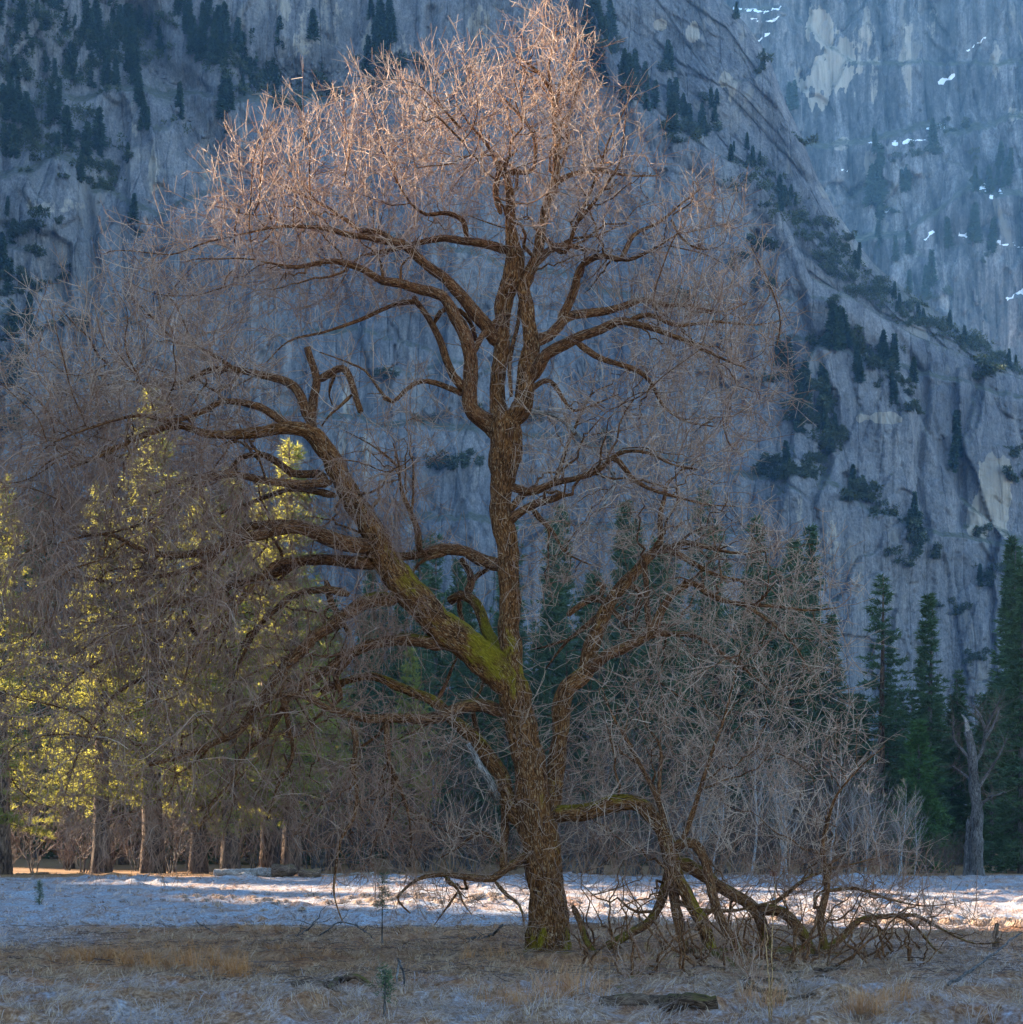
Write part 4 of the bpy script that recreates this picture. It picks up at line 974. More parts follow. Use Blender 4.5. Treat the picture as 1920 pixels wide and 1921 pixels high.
A('limb', [(1148, 860), (1163, 868), (1183, 896), (1217, 917), (1262, 929), (1320, 945), (1380, 950)], 5, 2, 0.8)
A('limb', [(950, 960), (965, 945), (985, 930), (1005, 918)], 9, 6, 0.4)
A('limb', [(952, 985), (966, 972), (997, 950), (1030, 936), (1052, 926)], 9, 6, -1.0)
A('limb', [(998, 950), (1012, 972), (1037, 997), (1053, 1025), (1075, 1044), (1110, 1060)], 6, 2.5, 1.0)
A('limb', [(1040, 910), (1060, 850), (1080, 800), (1110, 740), (1150, 720)], 5, 2, 1.2)
# right-hand stem
A('limb', [(1028, 1560), (1040, 1480), (1047, 1412), (1048, 1369), (1053, 1316), (1069, 1284), (1100, 1259), (1109, 1228), (1122, 1187), (1134, 1144), (1153, 1112), (1178, 1084), (1206, 1059), (1231, 1034), (1252, 1025), (1275, 1040), (1310, 1062), (1350, 1080), (1400, 1090)], 0, 0, 1.4, sides=20, mat='elm_bark',
  radii=[18, 17, 16, 16.5, 17, 17, 16.5, 15.5, 14.5, 13, 12, 11, 10, 9, 7.5, 6, 4.5, 3.5, 2.5], step=0.08, base_moss=0.12)
A('limb', [(1235, 1034), (1258, 1030), (1285, 1020), (1335, 1030), (1395, 1040), (1450, 1030)], 7, 2, -0.8)
A('limb', [(1103, 1262), (1137, 1231), (1169, 1219), (1200, 1200), (1231, 1175), (1244, 1147), (1262, 1116), (1284, 1100), (1302, 1095), (1340, 1120), (1390, 1135), (1440, 1135), (1510, 1145), (1570, 1140)], 12, 2.5, -1.6, sides=14)
A('limb', [(1222, 1182), (1216, 1159), (1209, 1075), (1212, 1041)], 6.5, 5, 0.4)
A('limb', [(1236, 1034), (1237, 1000), (1237, 978), (1244, 945), (1250, 920)], 7.5, 3.5, 0.4)
A('limb', [(1140, 1130), (1116, 1119), (1087, 1137), (1066, 1153)], 8, 5, 0.6)
A('limb', [(1126, 1172), (1119, 1159), (1097, 1178), (1066, 1200), (1044, 1228), (1025, 1253)], 7, 2.5, 1.0)
A('limb', [(1066, 1200), (1030, 1212), (997, 1219)], 4, 2, 0.5)
A('limb', [(1128, 1120), (1132, 1100), (1122, 1095)], 6, 5, -0.3)
A('limb', [(1165, 1098), (1180, 1098), (1200, 1112), (1192, 1150)], 7, 4, 0.7)
A('limb', [(1132, 1155), (1150, 1150), (1178, 1175), (1190, 1195)], 6, 4, -0.6)
A('limb', [(1200, 1200), (1231, 1188), (1269, 1187), (1310, 1195), (1360, 1230), (1410, 1265), (1450, 1300)], 6.5, 2.5, 1.0)
A('limb', [(1400, 1137), (1445, 1165), (1490, 1210), (1520, 1260)], 4, 2, -0.8)
# low arching limb at the right, resting its branches on the ground
A('limb', [(1025, 1530), (1060, 1527), (1100, 1524), (1150, 1511), (1195, 1511), (1225, 1535), (1245, 1570), (1262, 1605), (1278, 1655), (1300, 1697), (1318, 1732), (1336, 1790)], 0, 0, -1.6, sides=18, mat='elm_bark', radii=[18, 17, 16, 15.5, 14.5, 13.5, 13, 12.5, 12.5, 12.5, 12.5, 11.5], step=0.08, base_moss=0.18)
A('limb', [(1262, 1590), (1300, 1580), (1320, 1610), (1332, 1660), (1350, 1722), (1375, 1767), (1397, 1808)], 10, 8, -0.6, sides=14)
A('limb', [(1270, 1612), (1305, 1632), (1345, 1660), (1385, 1680), (1420, 1706), (1434, 1755), (1452, 1800)], 13, 10, 0.8, sides=14, base_moss=0.22)
A('limb', [(1240, 1560), (1256, 1600), (1260, 1655), (1270, 1722), (1287, 1788)], 11, 9, -0.8, sides=14)
A('limb', [(1258, 1590), (1256, 1645), (1240, 1695), (1210, 1732), (1170, 1757), (1140, 1776)], 10, 8, 0.4, sides=14, base_moss=0.35)
A('limb', [(1250, 1570), (1243, 1525), (1230, 1490), (1200, 1435), (1170, 1380), (1145, 1335), (1130, 1290)], 7, 2, -0.3)
A('limb', [(1236, 1500), (1240, 1405), (1210, 1355), (1195, 1300)], 4.5, 1.8, 0.7)
A('limb', [(1268, 1605), (1290, 1560), (1310, 1495), (1335, 1420), (1360, 1345), (1376, 1280), (1390, 1220)], 6, 2, -0.6)
A('limb', [(1270, 1690), (1310, 1706), (1360, 1710), (1420, 1700), (1480, 1680)], 5.5, 2.5, 0.6)
A('limb', [(1462, 1805), (1505, 1800), (1545, 1785), (1540, 1722), (1551, 1670), (1547, 1630), (1546, 1580), (1556, 1530), (1572, 1488), (1612, 1442), (1660, 1400)], 0, 0, -0.8, d0=-0.8, radii=[9, 10, 8, 7, 6.5, 6, 4.5, 3, 2.2, 1.6, 1], sides=14)
A('limb', [(1548, 1785), (1585, 1755), (1612, 1730), (1660, 1718), (1686, 1716), (1720, 1740), (1760, 1785), (1800, 1795)], 8, 2, 0.8)
A('limb', [(1672, 1717), (1720, 1720), (1770, 1745), (1830, 1770), (1880, 1768)], 4.5, 1.5, -0.8)
A('limb', [(1552, 1672), (1600, 1668), (1660, 1685), (1730, 1700), (1790, 1695)], 4, 1.5, 0.5)
A('limb', [(1420, 1705), (1465, 1715), (1500, 1745), (1518, 1780), (1524, 1822)], 11, 9, -0.7, sides=14)
A('limb', [(1430, 1720), (1470, 1680), (1530, 1640), (1600, 1620), (1690, 1600)], 5, 1.5, 1.0)
A('limb', [(1075, 1700), (1092, 1730), (1105, 1770), (1130, 1806), (1150, 1850)], 6, 5, -1.2)
A('limb', [(1285, 1786, 38.9), (1243, 1808, 36.0), (1200, 1832, 31.8), (1158, 1856, 28.6)], 7.5, 5, -1.7, base_moss=0.35)
A('limb', [(1296, 1785, 38.8), (1352, 1798, 37.0), (1392, 1828, 32.4), (1420, 1858, 28.4)], 8, 5, -1.6, base_moss=0.25)
A('limb', [(1330, 1786, 38.6), (1400, 1788, 38.6), (1470, 1786, 38.8), (1530, 1784, 38.9)], 9, 8, -0.4, base_moss=0.25)
A('limb', [(1555, 1790), (1592, 1800), (1625, 1818), (1672, 1830), (1740, 1835)], 6.5, 2.5, -0.6)
# low left
A('limb', [(1000, 1600), (950, 1630), (925, 1652), (875, 1648), (820, 1642), (782, 1650), (752, 1675), (748, 1690), (770, 1712)], 10, 3, -0.8)
A('limb', [(835, 1645), (860, 1668), (870, 1695), (885, 1715)], 4, 2, -0.5)
A('limb', [(860, 1672), (840, 1700), (815, 1735)], 3, 1.5, -0.3)
A('limb', [(950, 1500), (947, 1560), (944, 1625)], 9, 7, -0.4)
A('limb', [(930, 1655), (950, 1680), (975, 1700), (985, 1740)], 5, 2, -0.6)
A('limb', [(655, 1350), (668, 1390), (660, 1445), (671, 1480), (665, 1530), (640, 1575), (630, 1630), (627, 1680), (642, 1728)], 6, 2.5, -0.8)
A('limb', [(725, 1347), (728, 1400), (735, 1480), (728, 1540), (700, 1580)], 6.5, 2.5, 0.9)
A('limb', [(735, 1440), (762, 1510), (772, 1570), (768, 1610)], 4.5, 2, 0.5)
A('limb', [(940, 1590), (900, 1560), (860, 1590), (825, 1610)], 5, 2, 0.8)
A('limb', [(530, 1305), (540, 1360), (550, 1420), (520, 1480), (500, 1540)], 6, 2, 1.4)
A('limb', [(420, 1120), (330, 1130), (240, 1150), (160, 1180), (90, 1230)], 6, 2, 1.2)
A('limb', [(300, 1270), (230, 1290), (180, 1350), (140, 1430), (120, 1500)], 5, 2, -0.8)
A('limb', [(330, 1190), (260, 1220), (190, 1240), (110, 1300), (60, 1370)], 5, 2, 1.6)

# --- secondary branches leaving the limbs in long arcs
BL0 = []
# --- finer branches: grown towards points spread through the crown
BL = [(1035, 95, 72, 80, 1.8, 230, 0), (1020, 190, 120, 90, 2.6, 260, 0), (1050, 290, 90, 100, 3.0, 200, 0), (885, 240, 115, 90, 3.0, 360, 0), (740, 285, 140, 85, 3.6, 400, 0), (605, 345, 115, 70, 3.6, 330, 0), (520, 390, 120, 70, 3.6, 260, 0), (830, 350, 190, 90, 4, 420, 0),
      (1145, 345, 85, 100, 3.0, 130, 0), (1090, 450, 150, 100, 4.2, 280, 0), (1285, 500, 115, 110, 4, 210, 0), (1320, 620, 150, 130, 4, 360, 0), (1270, 760, 170, 130, 4, 300, 0), (1380, 730, 110, 130, 3, 170, 0), (560, 480, 140, 70, 3.6, 260, 0), (700, 520, 120, 60, 3.4, 120, 0), (460, 440, 90, 60, 3, 130, 0),
      (370, 560, 170, 100, 3.4, 280, 0), (250, 680, 190, 110, 3.6, 400, 0), (130, 780, 130, 120, 3.6, 270, 0), (380, 740, 170, 90, 3.6, 300, 0), (300, 870, 240, 110, 4.2, 480, -1), (120, 950, 140, 150, 4, 330, -1), (380, 1000, 220, 130, 4.6, 480, -1), (180, 1120, 180, 150, 4.6, 480, -1),
      (400, 1180, 200, 140, 5, 480, -1), (250, 1300, 220, 150, 5, 600, -1), (120, 1380, 120, 150, 4, 330, -1), (400, 1400, 200, 130, 5, 430, -1), (560, 1330, 150, 130, 4.5, 280, -1), (330, 1510, 230, 80, 4, 300, -1), (600, 1480, 160, 110, 4, 210, -1), (750, 1420, 130, 110, 4, 170, -1), (720, 1560, 140, 80, 3.4, 120, -1),
      (700, 950, 120, 110, 3, 130, 0), (760, 800, 90, 100, 2.6, 60, 0), (680, 1160, 130, 80, 3, 120, -1), (1060, 830, 110, 110, 3, 130, 0), (1080, 980, 110, 110, 3, 170, 0), (1230, 900, 140, 110, 3.4, 200, 0), (1000, 1100, 60, 100, 2, 40, 0),
      (1330, 1010, 150, 90, 3.4, 240, 0), (1440, 1100, 140, 100, 3.4, 220, 0), (1250, 1180, 130, 90, 3, 180, 0), (1480, 1230, 130, 110, 3, 140, 0), (1330, 1290, 160, 110, 3.2, 170, 0), (1190, 1370, 110, 120, 2.8, 160, 0), (1340, 1430, 150, 120, 3, 160, 0), (1500, 1420, 150, 140, 3, 140, 0),
      (1120, 1520, 80, 110, 2, 120, 0), (1200, 1640, 130, 90, 2.4, 130, 0), (1420, 1620, 160, 110, 2.6, 230, 0), (1600, 1640, 150, 110, 2.4, 160, 0), (1700, 1740, 160, 70, 2, 120, -1), (1430, 1760, 160, 50, 2, 120, 0), (880, 1590, 110, 70, 2, 70, -1), (840, 1690, 90, 40, 1.5, 30, -1), (1850, 1760, 60, 40, 1.4, 20, -1)]
rg = np.random.default_rng(99)
def inside(p):
    px = 960+p[..., 0]/p[..., 1]*F; py = HY-(p[..., 2]-CH)/p[..., 1]*F
    m_ = np.zeros(px.shape, bool)
    for cx, cy_, rx, ry, dz, n, g in BL: m_ |= ((px-cx)/rx)**2+((py-cy_)/ry)**2+((p[..., 1]-40)/(dz*1.3))**2 < 1.05
    return m_
SEC = []
for i, (p, r) in enumerate(list(LIMBS)):
    if i == 0 or 1 <= i <= 4: continue
    al = np.concatenate([[0], np.cumsum(np.linalg.norm(np.diff(p, axis=0), axis=1))]); s = 0.25*al[-1]+0.1
    while s < al[-1]:
        j = min(len(p)-2, int(np.searchsorted(al, s))); tg = p[j+1]-p[j]; tg /= np.linalg.norm(tg)+1e-9
        s += rg.uniform(0.25, 0.75)
        z = p[j, 2]; trop = 0.12 if z > 12.5 else (-0.16 if p[j, 0] < -2 else 0.12)
        dr = tg*0.75+rg.normal(size=3)*np.array([.62, .62, .55])+np.array([0, 0, trop])
        dr /= np.linalg.norm(dr); L = rg.uniform(0.8, 2.7)*np.clip(r[j]*14, 0.55, 1.25)
        t = np.linspace(0, 1, 12)[:, None]; jit = np.cumsum(rg.normal(0, 0.035, (12, 3)), 0)*L*(t > 0)
        q = p[j]+dr*t*L+np.array([0, 0, 1.])*(trop*0.8)*t**2*L+jit
        ok = inside(q) & (q[:, 2] > gz(q[:, 0], q[:, 1])+0.15); k_ = len(q) if ok.all() else int(np.argmin(ok))
        if k_ < 5: continue
        q = q[:k_]; r0_ = min(0.55*r[j], 0.012+0.011*L); SEC.append((q, np.linspace(r0_, 0.007, k_)))
# young stems and layered shoots round the foot of the low limb
for i in range(80):
    px = rg.choice([rg.uniform(1075, 1240), rg.uniform(1250, 1560), rg.uniform(1250, 1560), rg.uniform(1560, 1750)]); y0 = rg.uniform(30.5, 40.5) if px < 1450 else rg.uniform(34, 40); x0 = (px-960)/F*y0
    b_ = np.array([x0, y0, float(gz(x0, y0))-0.05]); az = rg.uniform(0, 6.28); el = rg.uniform(0.15, 1.3); L = rg.uniform(0.9, 2.6)*(0.6 if px > 1560 else 1)
    dr = np.array([math.cos(az)*math.cos(el), 0.5*math.sin(az)*math.cos(el), math.sin(el)]); t = np.linspace(0, 1, 12)[:, None]
    q = b_+dr*t*L+np.array([0, 0, 1.])*(0.9-el)*0.5*t**2*L+np.cumsum(rg.normal(0, 0.03, (12, 3)), 0)*L*(t > 0)
    q[1:, 2] = np.maximum(q[1:, 2], gz(q[1:, 0], q[1:, 1])+0.06)
    SEC.append((q, np.linspace(rg.uniform(0.018, 0.042), 0.008, 12)))
AP = []
for cx, cy_, rx, ry, dz, n, g in BL:
    n = int(n*(1.12 if cx > 600 else (1.3 if cy_ < 1150 else 0.8)))
    q = rg.normal(size=(n, 3)); q /= np.linalg.norm(q, axis=1)[:, None]; q *= rg.uniform(0.05, 1.12, (n, 1))**0.40
    y = 40+q[:, 2]*dz+(0.6 if cx < 900 else 0)*0
    X = (cx+q[:, 0]*rx-960)/F*40; Z = CH+(HY-(cy_+q[:, 1]*ry))/F*40
    AP.append(np.stack([X, y, Z], -1))
AP = np.concatenate(AP); AP = AP[AP[:, 2] > gz(AP[:, 0], AP[:, 1])+0.25]
node = []; lim_id = []
for i, (p, r) in enumerate(LIMBS):
    st = max(1, int(0.22/np.linalg.norm(np.diff(p, axis=0), axis=1).mean()))
    keep = np.arange(0, len(p), st)
    if i == 0: keep = keep[(p[keep, 2] > 6.5)]
    if 1 <= i <= 4: continue
    node.append(p[keep])
for q, r in SEC: node.append(q[1:])
node = np.concatenate(node); n0 = len(node)
par = [-1]*n0
N = [node]; tot = n0
dn = np.full(len(AP), 1e9); ni = np.zeros(len(AP), int)
for s in range(0, n0, 400):
    d = np.linalg.norm(AP[:, None]-node[None, s:s+400], axis=2); j = d.argmin(1); m = d[np.arange(len(AP)), j]
    b = m < dn; dn[b] = m[b]; ni[b] = j[b]+s
alive = dn > 0.3
allN = node; step = 0.24; dirs = {}
for it in range(70):
    idx = np.where(alive & (dn < 4.5))[0]
    if len(idx) == 0: break
    v = AP[idx]-allN[ni[idx]]; v /= np.linalg.norm(v, axis=1)[:, None]
    acc = np.zeros((tot, 3)); np.add.at(acc, ni[idx], v)
    src = np.unique(ni[idx]); d = acc[src]; d /= np.linalg.norm(d, axis=1)[:, None]+1e-6
    pp = np.array([par[s] for s in src]); has = pp >= 0
    if has.any():
        pd = allN[src[has]]-allN[pp[has]]; pd /= np.linalg.norm(pd, axis=1)[:, None]+1e-6
        d[has] = d[has]*0.62+pd*0.5
    P_ = allN[src]
    trop = np.where(P_[:, 2] > 12.5, 0.10, np.where(P_[:, 0] < -2.5, -0.12, 0.0))
    d = d+rg.normal(0, 0.22, d.shape)+np.array([0, 0, 1.])*trop[:, None]
    d /= np.linalg.norm(d, axis=1)[:, None]
    new = P_+d*step
    ok = new[:, 2] > gz(new[:, 0], new[:, 1])+0.05
    src = src[ok]; new = new[ok]
    if len(new) == 0: break
    par.extend(src.tolist()); s0 = tot; allN = np.vstack([allN, new]); tot += len(new)
    ai = np.where(alive)[0]
    for s in range(0, len(new), 600):
        dd = np.linalg.norm(AP[ai][:, None]-new[None, s:s+600], axis=2); j = dd.argmin(1); m = dd[np.arange(len(ai)), j]
        b = m < dn[ai]; dn[ai[b]] = m[b]; ni[ai[b]] = j[b]+s+s0
    alive &= dn > 0.30
    if tot > n0+26000: break
par = np.array(par)
# pipe model radii
area = np.zeros(tot); kids = np.zeros(tot, int)
for i in range(tot-1, n0-1, -1):
    if kids[i] == 0: area[i] = 0.0062**2.0
    area[par[i]] += area[i]*1.012; kids[par[i]] += 1
rad = np.clip(area, 0, None)**(1/2.0); rad = np.minimum(rad, 0.05)
# chains
best = np.full(tot, -1); bo = np.zeros(tot)
for i in range(n0, tot):
    if area[i] > bo[par[i]]: bo[par[i]] = area[i]; best[par[i]] = i
chains = []
for i in range(n0, tot):
    p = par[i]
    if p < n0 or best[p] != i:
        c = [p, i]; j = i
        while best[j] >= 0: j = best[j]; c.append(j)
        chains.append(c)
cp = []; cb = []
bylen = {}
thick = {}
for q, r in SEC: thick.setdefault(len(q), []).append((q, r))
for c in chains:
    p = allN[c]; r = rad[c].copy(); r[0] = min(r[1]*1.05, 0.05)
    if len(p) > 2:
        for _ in range(2): p = np.vstack([p[:1], 0.25*p[:-2]+0.5*p[1:-1]+0.25*p[2:], p[-1:]])
    r[-1] = 0.0045
    (thick if r[:-1].max() > 0.014 else bylen).setdefault(len(c), []).append((p, r))
for k_, lst in bylen.items():
    v, f = tubes(np.array([a for a, b in lst]), np.array([b for a, b in lst]), 5 if k_ > 8 else (4 if k_ > 5 else 3)); cp.append((v, [f]))
tk = []
for k_, lst in thick.items():
    v, f = tubes(np.array([a for a, b in lst]), np.array([b for a, b in lst]), 5); tk.append((v, [f]))
tv, tf = merge(tk)
bo_ = obj('branch', mesh_np('branch', tv-EB, tf, MAT['elm_limb'], {'bark': tv*np.array([1, 1, 0.6]), 'moss': np.full(len(tv), -0.7)}), elm); bo_['kind'] = 'stuff'
# twigs on the fine branches
cand = np.arange(n0, tot); cand = cand[rad[cand] < 0.022]
def sprout(base, bdir, n, Lr, r0, r1, k_, out, trop, jit):
    L = rg.uniform(*Lr, n)
    d = bdir*out+rg.normal(size=(n, 3))*0.75; d[:, 2] += trop
    d /= np.linalg.norm(d, axis=1)[:, None]
    t = np.linspace(0, 1, k_)
    p = base[:, None]+d[:, None]*(t[None, :, None]*L[:, None, None])
    p[:, :, 2] += (t**2)[None]*(trop*0.45*L)[:, None]
    nz = np.cumsum(rg.normal(0, 1, (n, k_, 3)), 1)*jit*L[:, None, None]; nz[:, 0] = 0
    p = p+nz
    r = (r0+(r1-r0)*t)[None]*rg.uniform(0.8, 1.2, (n, 1))
    return p, r, d
def tropism(p): return np.where(p[:, 2] > 12.5, 0.20, np.where((p[:, 0] < -2.0) & (p[:, 2] < 11), -0.45, np.where(p[:, 2] < 4.5, 0.30, 0.0)))
nd = allN[cand]-allN[par[cand]]; nd /= np.linalg.norm(nd, axis=1)[:, None]+1e-6
curt = (allN[cand][:, 0] < -2.5) & (allN[cand][:, 2] < 12.5) & (allN[cand][:, 2] > 6.5)
cand = np.concatenate([cand, cand[curt]]); nd = np.concatenate([nd, nd[curt]])
rep = rg.random(len(cand)) < 0.98
b1 = allN[cand][rep]; d1 = nd[rep]
p3, r3, e3 = sprout(b1, d1, len(b1), (0.30, 0.9), 0.0070, 0.0046, 4, 0.7, tropism(b1), 0.032)
m4 = 70000; pick = rg.integers(0, len(b1), m4); s4 = rg.integers(1, 3, m4)
b4 = p3[pick, s4]+(p3[pick, s4+1]-p3[pick, s4])*rg.random((m4, 1))
p4, r4, e4 = sprout(b4, e3[pick], m4, (0.10, 0.40), 0.0054, 0.0040, 2, 0.8, tropism(b4), 0.04)
# shoots from the boles and limbs
lp_ = []; ld = []
for i, (p, r) in enumerate(LIMBS):
    z = p[:, 2]; n = int(len(p)*(0.5 if len(p) > 100 else 1.0))
    if i == 0: pk = rg.choice(np.where(z < 5.5)[0], 330); sc2 = 1
    else: pk = rg.integers(0, len(p), min(n, 70))
    a = rg.normal(size=(len(pk), 3)); a[:, 2] = np.abs(a[:, 2])*0.6; a /= np.linalg.norm(a, axis=1)[:, None]
    lp_.append(p[pk]+a*r[pk][:, None]*0.8); ld.append(a)
bs = np.concatenate(lp_); ds = np.concatenate(ld)
p5, r5, e5 = sprout(bs, ds, len(bs), (0.25, 1.1), 0.0085, 0.005, 5, 1.1, np.where(bs[:, 2] < 6, 0.25, 0.1), 0.07)
m6 = len(bs)*2; pick = rg.integers(0, len(bs), m6); s6 = rg.integers(1, 4, m6)
p6, r6, e6 = sprout(p5[pick, s6], e5[pick], m6, (0.12, 0.5), 0.005, 0.0036, 4, 0.7, np.full(m6, 0.1), 0.06)
tw = []
tone = []
for p, r in ((p3, r3), (p4, r4), (p5, r5), (p6, r6)):
    p[:, :, 2] = np.maximum(p[:, :, 2], gz(p[:, :, 0], p[:, :, 1])+0.02)
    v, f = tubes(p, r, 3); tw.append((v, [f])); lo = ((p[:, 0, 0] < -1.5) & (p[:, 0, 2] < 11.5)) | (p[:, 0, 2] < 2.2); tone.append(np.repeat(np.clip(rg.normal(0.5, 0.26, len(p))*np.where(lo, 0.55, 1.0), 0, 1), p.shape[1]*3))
bv, bf = merge(cp)
brt = np.clip(0.28+0.3*pn(bv[:, 0]*0.9, bv[:, 1]*0.9, bv[:, 2]*0.9), 0, 1)
V, Fs = merge([(bv, bf)]+tw)
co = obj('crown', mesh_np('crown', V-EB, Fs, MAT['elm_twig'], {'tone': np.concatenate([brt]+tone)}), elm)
co['kind'] = 'stuff'
print('ELM nodes', tot-n0, 'chains', len(chains), 'tris', sum(len(f)*(f.shape[1]-2) for f in Fs), 'left', alive.sum(), len(AP))
# ------------------------------------------------------------------ meadow details
def grass_mat():
    m = M_('dry_grass', 0.8, 0.2)
    c = m.mix(m.attr('tone'), (0.15, 0.066, 0.029), (0.52, 0.335, 0.18))
    c = m.mix(m.attr('warm'), c, (0.46, 0.18, 0.045)); c = m.mix(m.attr('frost'), c, (0.40, 0.375, 0.385)); m.col(c)
    m.leafy(c, c, 0.25); return m.m
MAT['grass'] = grass_mat()
rg = np.random.default_rng(123)
def grass_patch(x, y, n_bl, L, lie, warm, wid=0.006):
    """tufts at x,y: each a bunch of blades bent over to one side"""
    n = len(x); X = np.repeat(x, n_bl)+rg.normal(0, 0.06, n*n_bl); Y = np.repeat(y, n_bl)+rg.normal(0, 0.06, n*n_bl); N_ = len(X)
    az = np.repeat(rg.normal(0.3, 1.3, n)+np.where(rg.random(n) < 0.5, 0, np.pi), n_bl)+rg.normal(0, 0.45, N_)
    Lb = L*rg.uniform(0.5, 1.25, N_); fl = np.clip(np.repeat(rg.normal(lie, 0.05 if lie > .8 else .15, n), n_bl)+rg.normal(0, 0.06, N_), 0.05, 0.995)
    h = np.stack([np.cos(az), np.sin(az)], -1)
    t = np.array([0, 0.35, 0.7, 1.0])
    hor = t[None]**1.3*(Lb*fl)[:, None]; ver = (Lb*np.sqrt(1-fl**2)*0.9)[:, None]*t[None]+ (0.16*Lb*fl)[:, None]*np.sin(np.pi*np.clip(t, 0, 0.95))[None]
    px = X[:, None]+h[:, :1]*hor; py = Y[:, None]+h[:, 1:]*hor; pz = gz(px, py)-0.015+ver*1.0
    s = np.stack([-h[:, 1], h[:, 0]], -1)
    w_ = wid*(1-0.8*t)[None]*np.clip(Y/30, 0.8, 2.5)[:, None]
    A_ = np.stack([px-s[:, :1]*w_, py-s[:, 1:]*w_, pz], -1); B_ = np.stack([px+s[:, :1]*w_, py+s[:, 1:]*w_, pz+w_*0.5], -1)
    V = np.stack([A_, B_], 2).reshape(-1, 3); b = (np.arange(N_)*8)[:, None]
    q = np.concatenate([np.stack([b[:, 0]+2*i, b[:, 0]+2*i+1, b[:, 0]+2*i+3, b[:, 0]+2*i+2], 1) for i in range(3)])
    fr = np.clip(frost_at(X, Y)*0.9+rg.normal(-0.08, 0.22, N_), 0, 0.95); fr = np.repeat(fr, 8).reshape(N_, 8)*np.array([.6, .6, .85, .85, 1, 1, 1, 1])
    tn = np.repeat(np.clip(rg.normal(0.5, 0.27, N_), 0, 1), 8)
    wm = np.repeat(np.repeat(np.broadcast_to(warm, n), n_bl), 8)
    return V, q, tn, fr.ravel(), wm
G = []
y = 22+12*rg.random(1900); x = rg.uniform(-0.31, 0.31, 1900)*y; G.append(grass_patch(x, y, 10, 0.36, 0.96, 0.03))
y = 33+19*rg.random(2300); x = rg.uniform(-0.30, 0.30, 2300)*y; G.append(grass_patch(x, y, 9, 0.36, 0.94, np.where(pn(x*0.3, y*0.3, 5) > 0.1, 0.45, 0.1)))
y = 50+14*rg.random(1200); x = rg.uniform(-0.30, 0.30, 1200)*y; G.append(grass_patch(x, y, 6, 0.25, 0.92, 0.0, 0.008))
y = 62+44*rg.random(1500); x = rg.uniform(-0.30, 0.30, 1500)*y; G.append(grass_patch(x, y, 7, 0.32, 0.93, 0.1, 0.009))
V, Fs = merge([(g[0], [g[1]]) for g in G])
gr = obj('grass', mesh_np('grass', V, Fs, MAT['grass'], {'tone': np.concatenate([g[2] for g in G]), 'frost': np.concatenate([g[3] for g in G]), 'warm': np.concatenate([g[4] for g in G])}, smooth=False))
tag(gr, 'matted dry meadow grass touched with frost', 'grass', kind='stuff')

def gxy(px, py):
    """ground point under a photograph pixel"""
    y = 20.0
    if py > 2000: y = py-2000; x = (px-960)/F*y; return x, y, float(gz(x, y))      # depth given instead of a row
    for _ in range(60):
        x = (px-960)/F*y; z = float(gz(x, y)); yy = (CH-z)*F/max(1.0, py-HY); y += 0.5*(min(yy, 130)-y)
    x = (px-960)/F*y
    return x, y, float(gz(x, y))
def tuft(px, py, n, L, lie, spread, label, warm=0.9):
    x, y, z = gxy(px, py)
    V, q, tn, fr, wm = grass_patch(x+rg.normal(0, spread, n), y+rg.normal(0, spread*0.8, n), 12, L, lie, warm, 0.005)
    o = obj('grass_tuft', mesh_np('grass_tuft', V-np.array([x, y, z]), [q], MAT['grass'], {'tone': tn, 'frost': fr*0.2, 'warm': wm*rg.uniform(0.5, 1, len(wm))}, smooth=False), None, (x, y, z))
    tag(o, label, 'grass', 'tall orange grass tufts')
for a in ((185, 1805, 34, .5, .78, .42, 'broad orange tuft of bent grass on the brown patch left of the elm'),
          (270, 1812, 22, .45, .75, .4, 'orange grass tuft between the broad bent tuft and the upright stalks'),
          (350, 1815, 18, .6, .4, .38, 'upright reddish stalks of grass on the brown patch left of the elm'),
          (430, 1830, 26, .45, .6, .36, 'bright straw coloured grass tuft beside the reddish stalks'),
          (1060, 1870, 16, .6, .45, .25, 'orange grass tuft below the elm trunk beside the low forked branch'),
          (1630, 1895, 22, .45, .5, .2, 'rusty rounded grass tuft right of the two thin red shoots'),
          (1675, 1885, 14, .35, .5, .18, 'smaller rusty grass tuft next to the rounded one'),
          (1428, 1890, 14, .5, .5, .16, 'pale tuft of grass at the foot of the two thin red shoots'),
          (960, 1890, 18, .45, .7, .3, 'low orange mat of grass in front of the elm'),
          (930, 1800, 12, .4, .6, .25, 'small rusty grass tuft on the brown ground left of the elm base')): tuft(*a)

# tussocks catching the light on the far meadow
def tussock_mesh(seed):
    r = np.random.default_rng(seed); n = 120
    az = r.uniform(0, 6.283, n); L = r.uniform(0.35, 0.6, n); t = np.array([0, .4, .75, 1.0])
    hor = L[:, None]*(t**1.2)[None]*r.uniform(.15, .9, n)[:, None]; ver = L[:, None]*np.sin(t*2.75)[None]*0.6*r.uniform(.6, 1, n)[:, None]
    h = np.stack([np.cos(az), np.sin(az)], -1); p = np.stack([h[:, :1]*hor, h[:, 1:]*hor, ver-0.03], -1); s = np.stack([-h[:, 1], h[:, 0], 0*az], -1)[:, None]*(0.022*(1-0.6*t))[None, :, None]
    V = np.stack([p-s, p+s], 2).reshape(-1, 3); b = np.arange(n)*8
    q = np.concatenate([np.stack([b+2*i, b+2*i+1, b+2*i+3, b+2*i+2], 1) for i in range(3)])
    return mesh_np('tussock', V, [q], MAT['grass'], {'tone': np.repeat(r.uniform(.55, 1, n), 8), 'frost': np.repeat(r.uniform(0.05, 0.4, n), 8), 'warm': np.repeat(r.uniform(0, .2, n), 8)}, smooth=False)
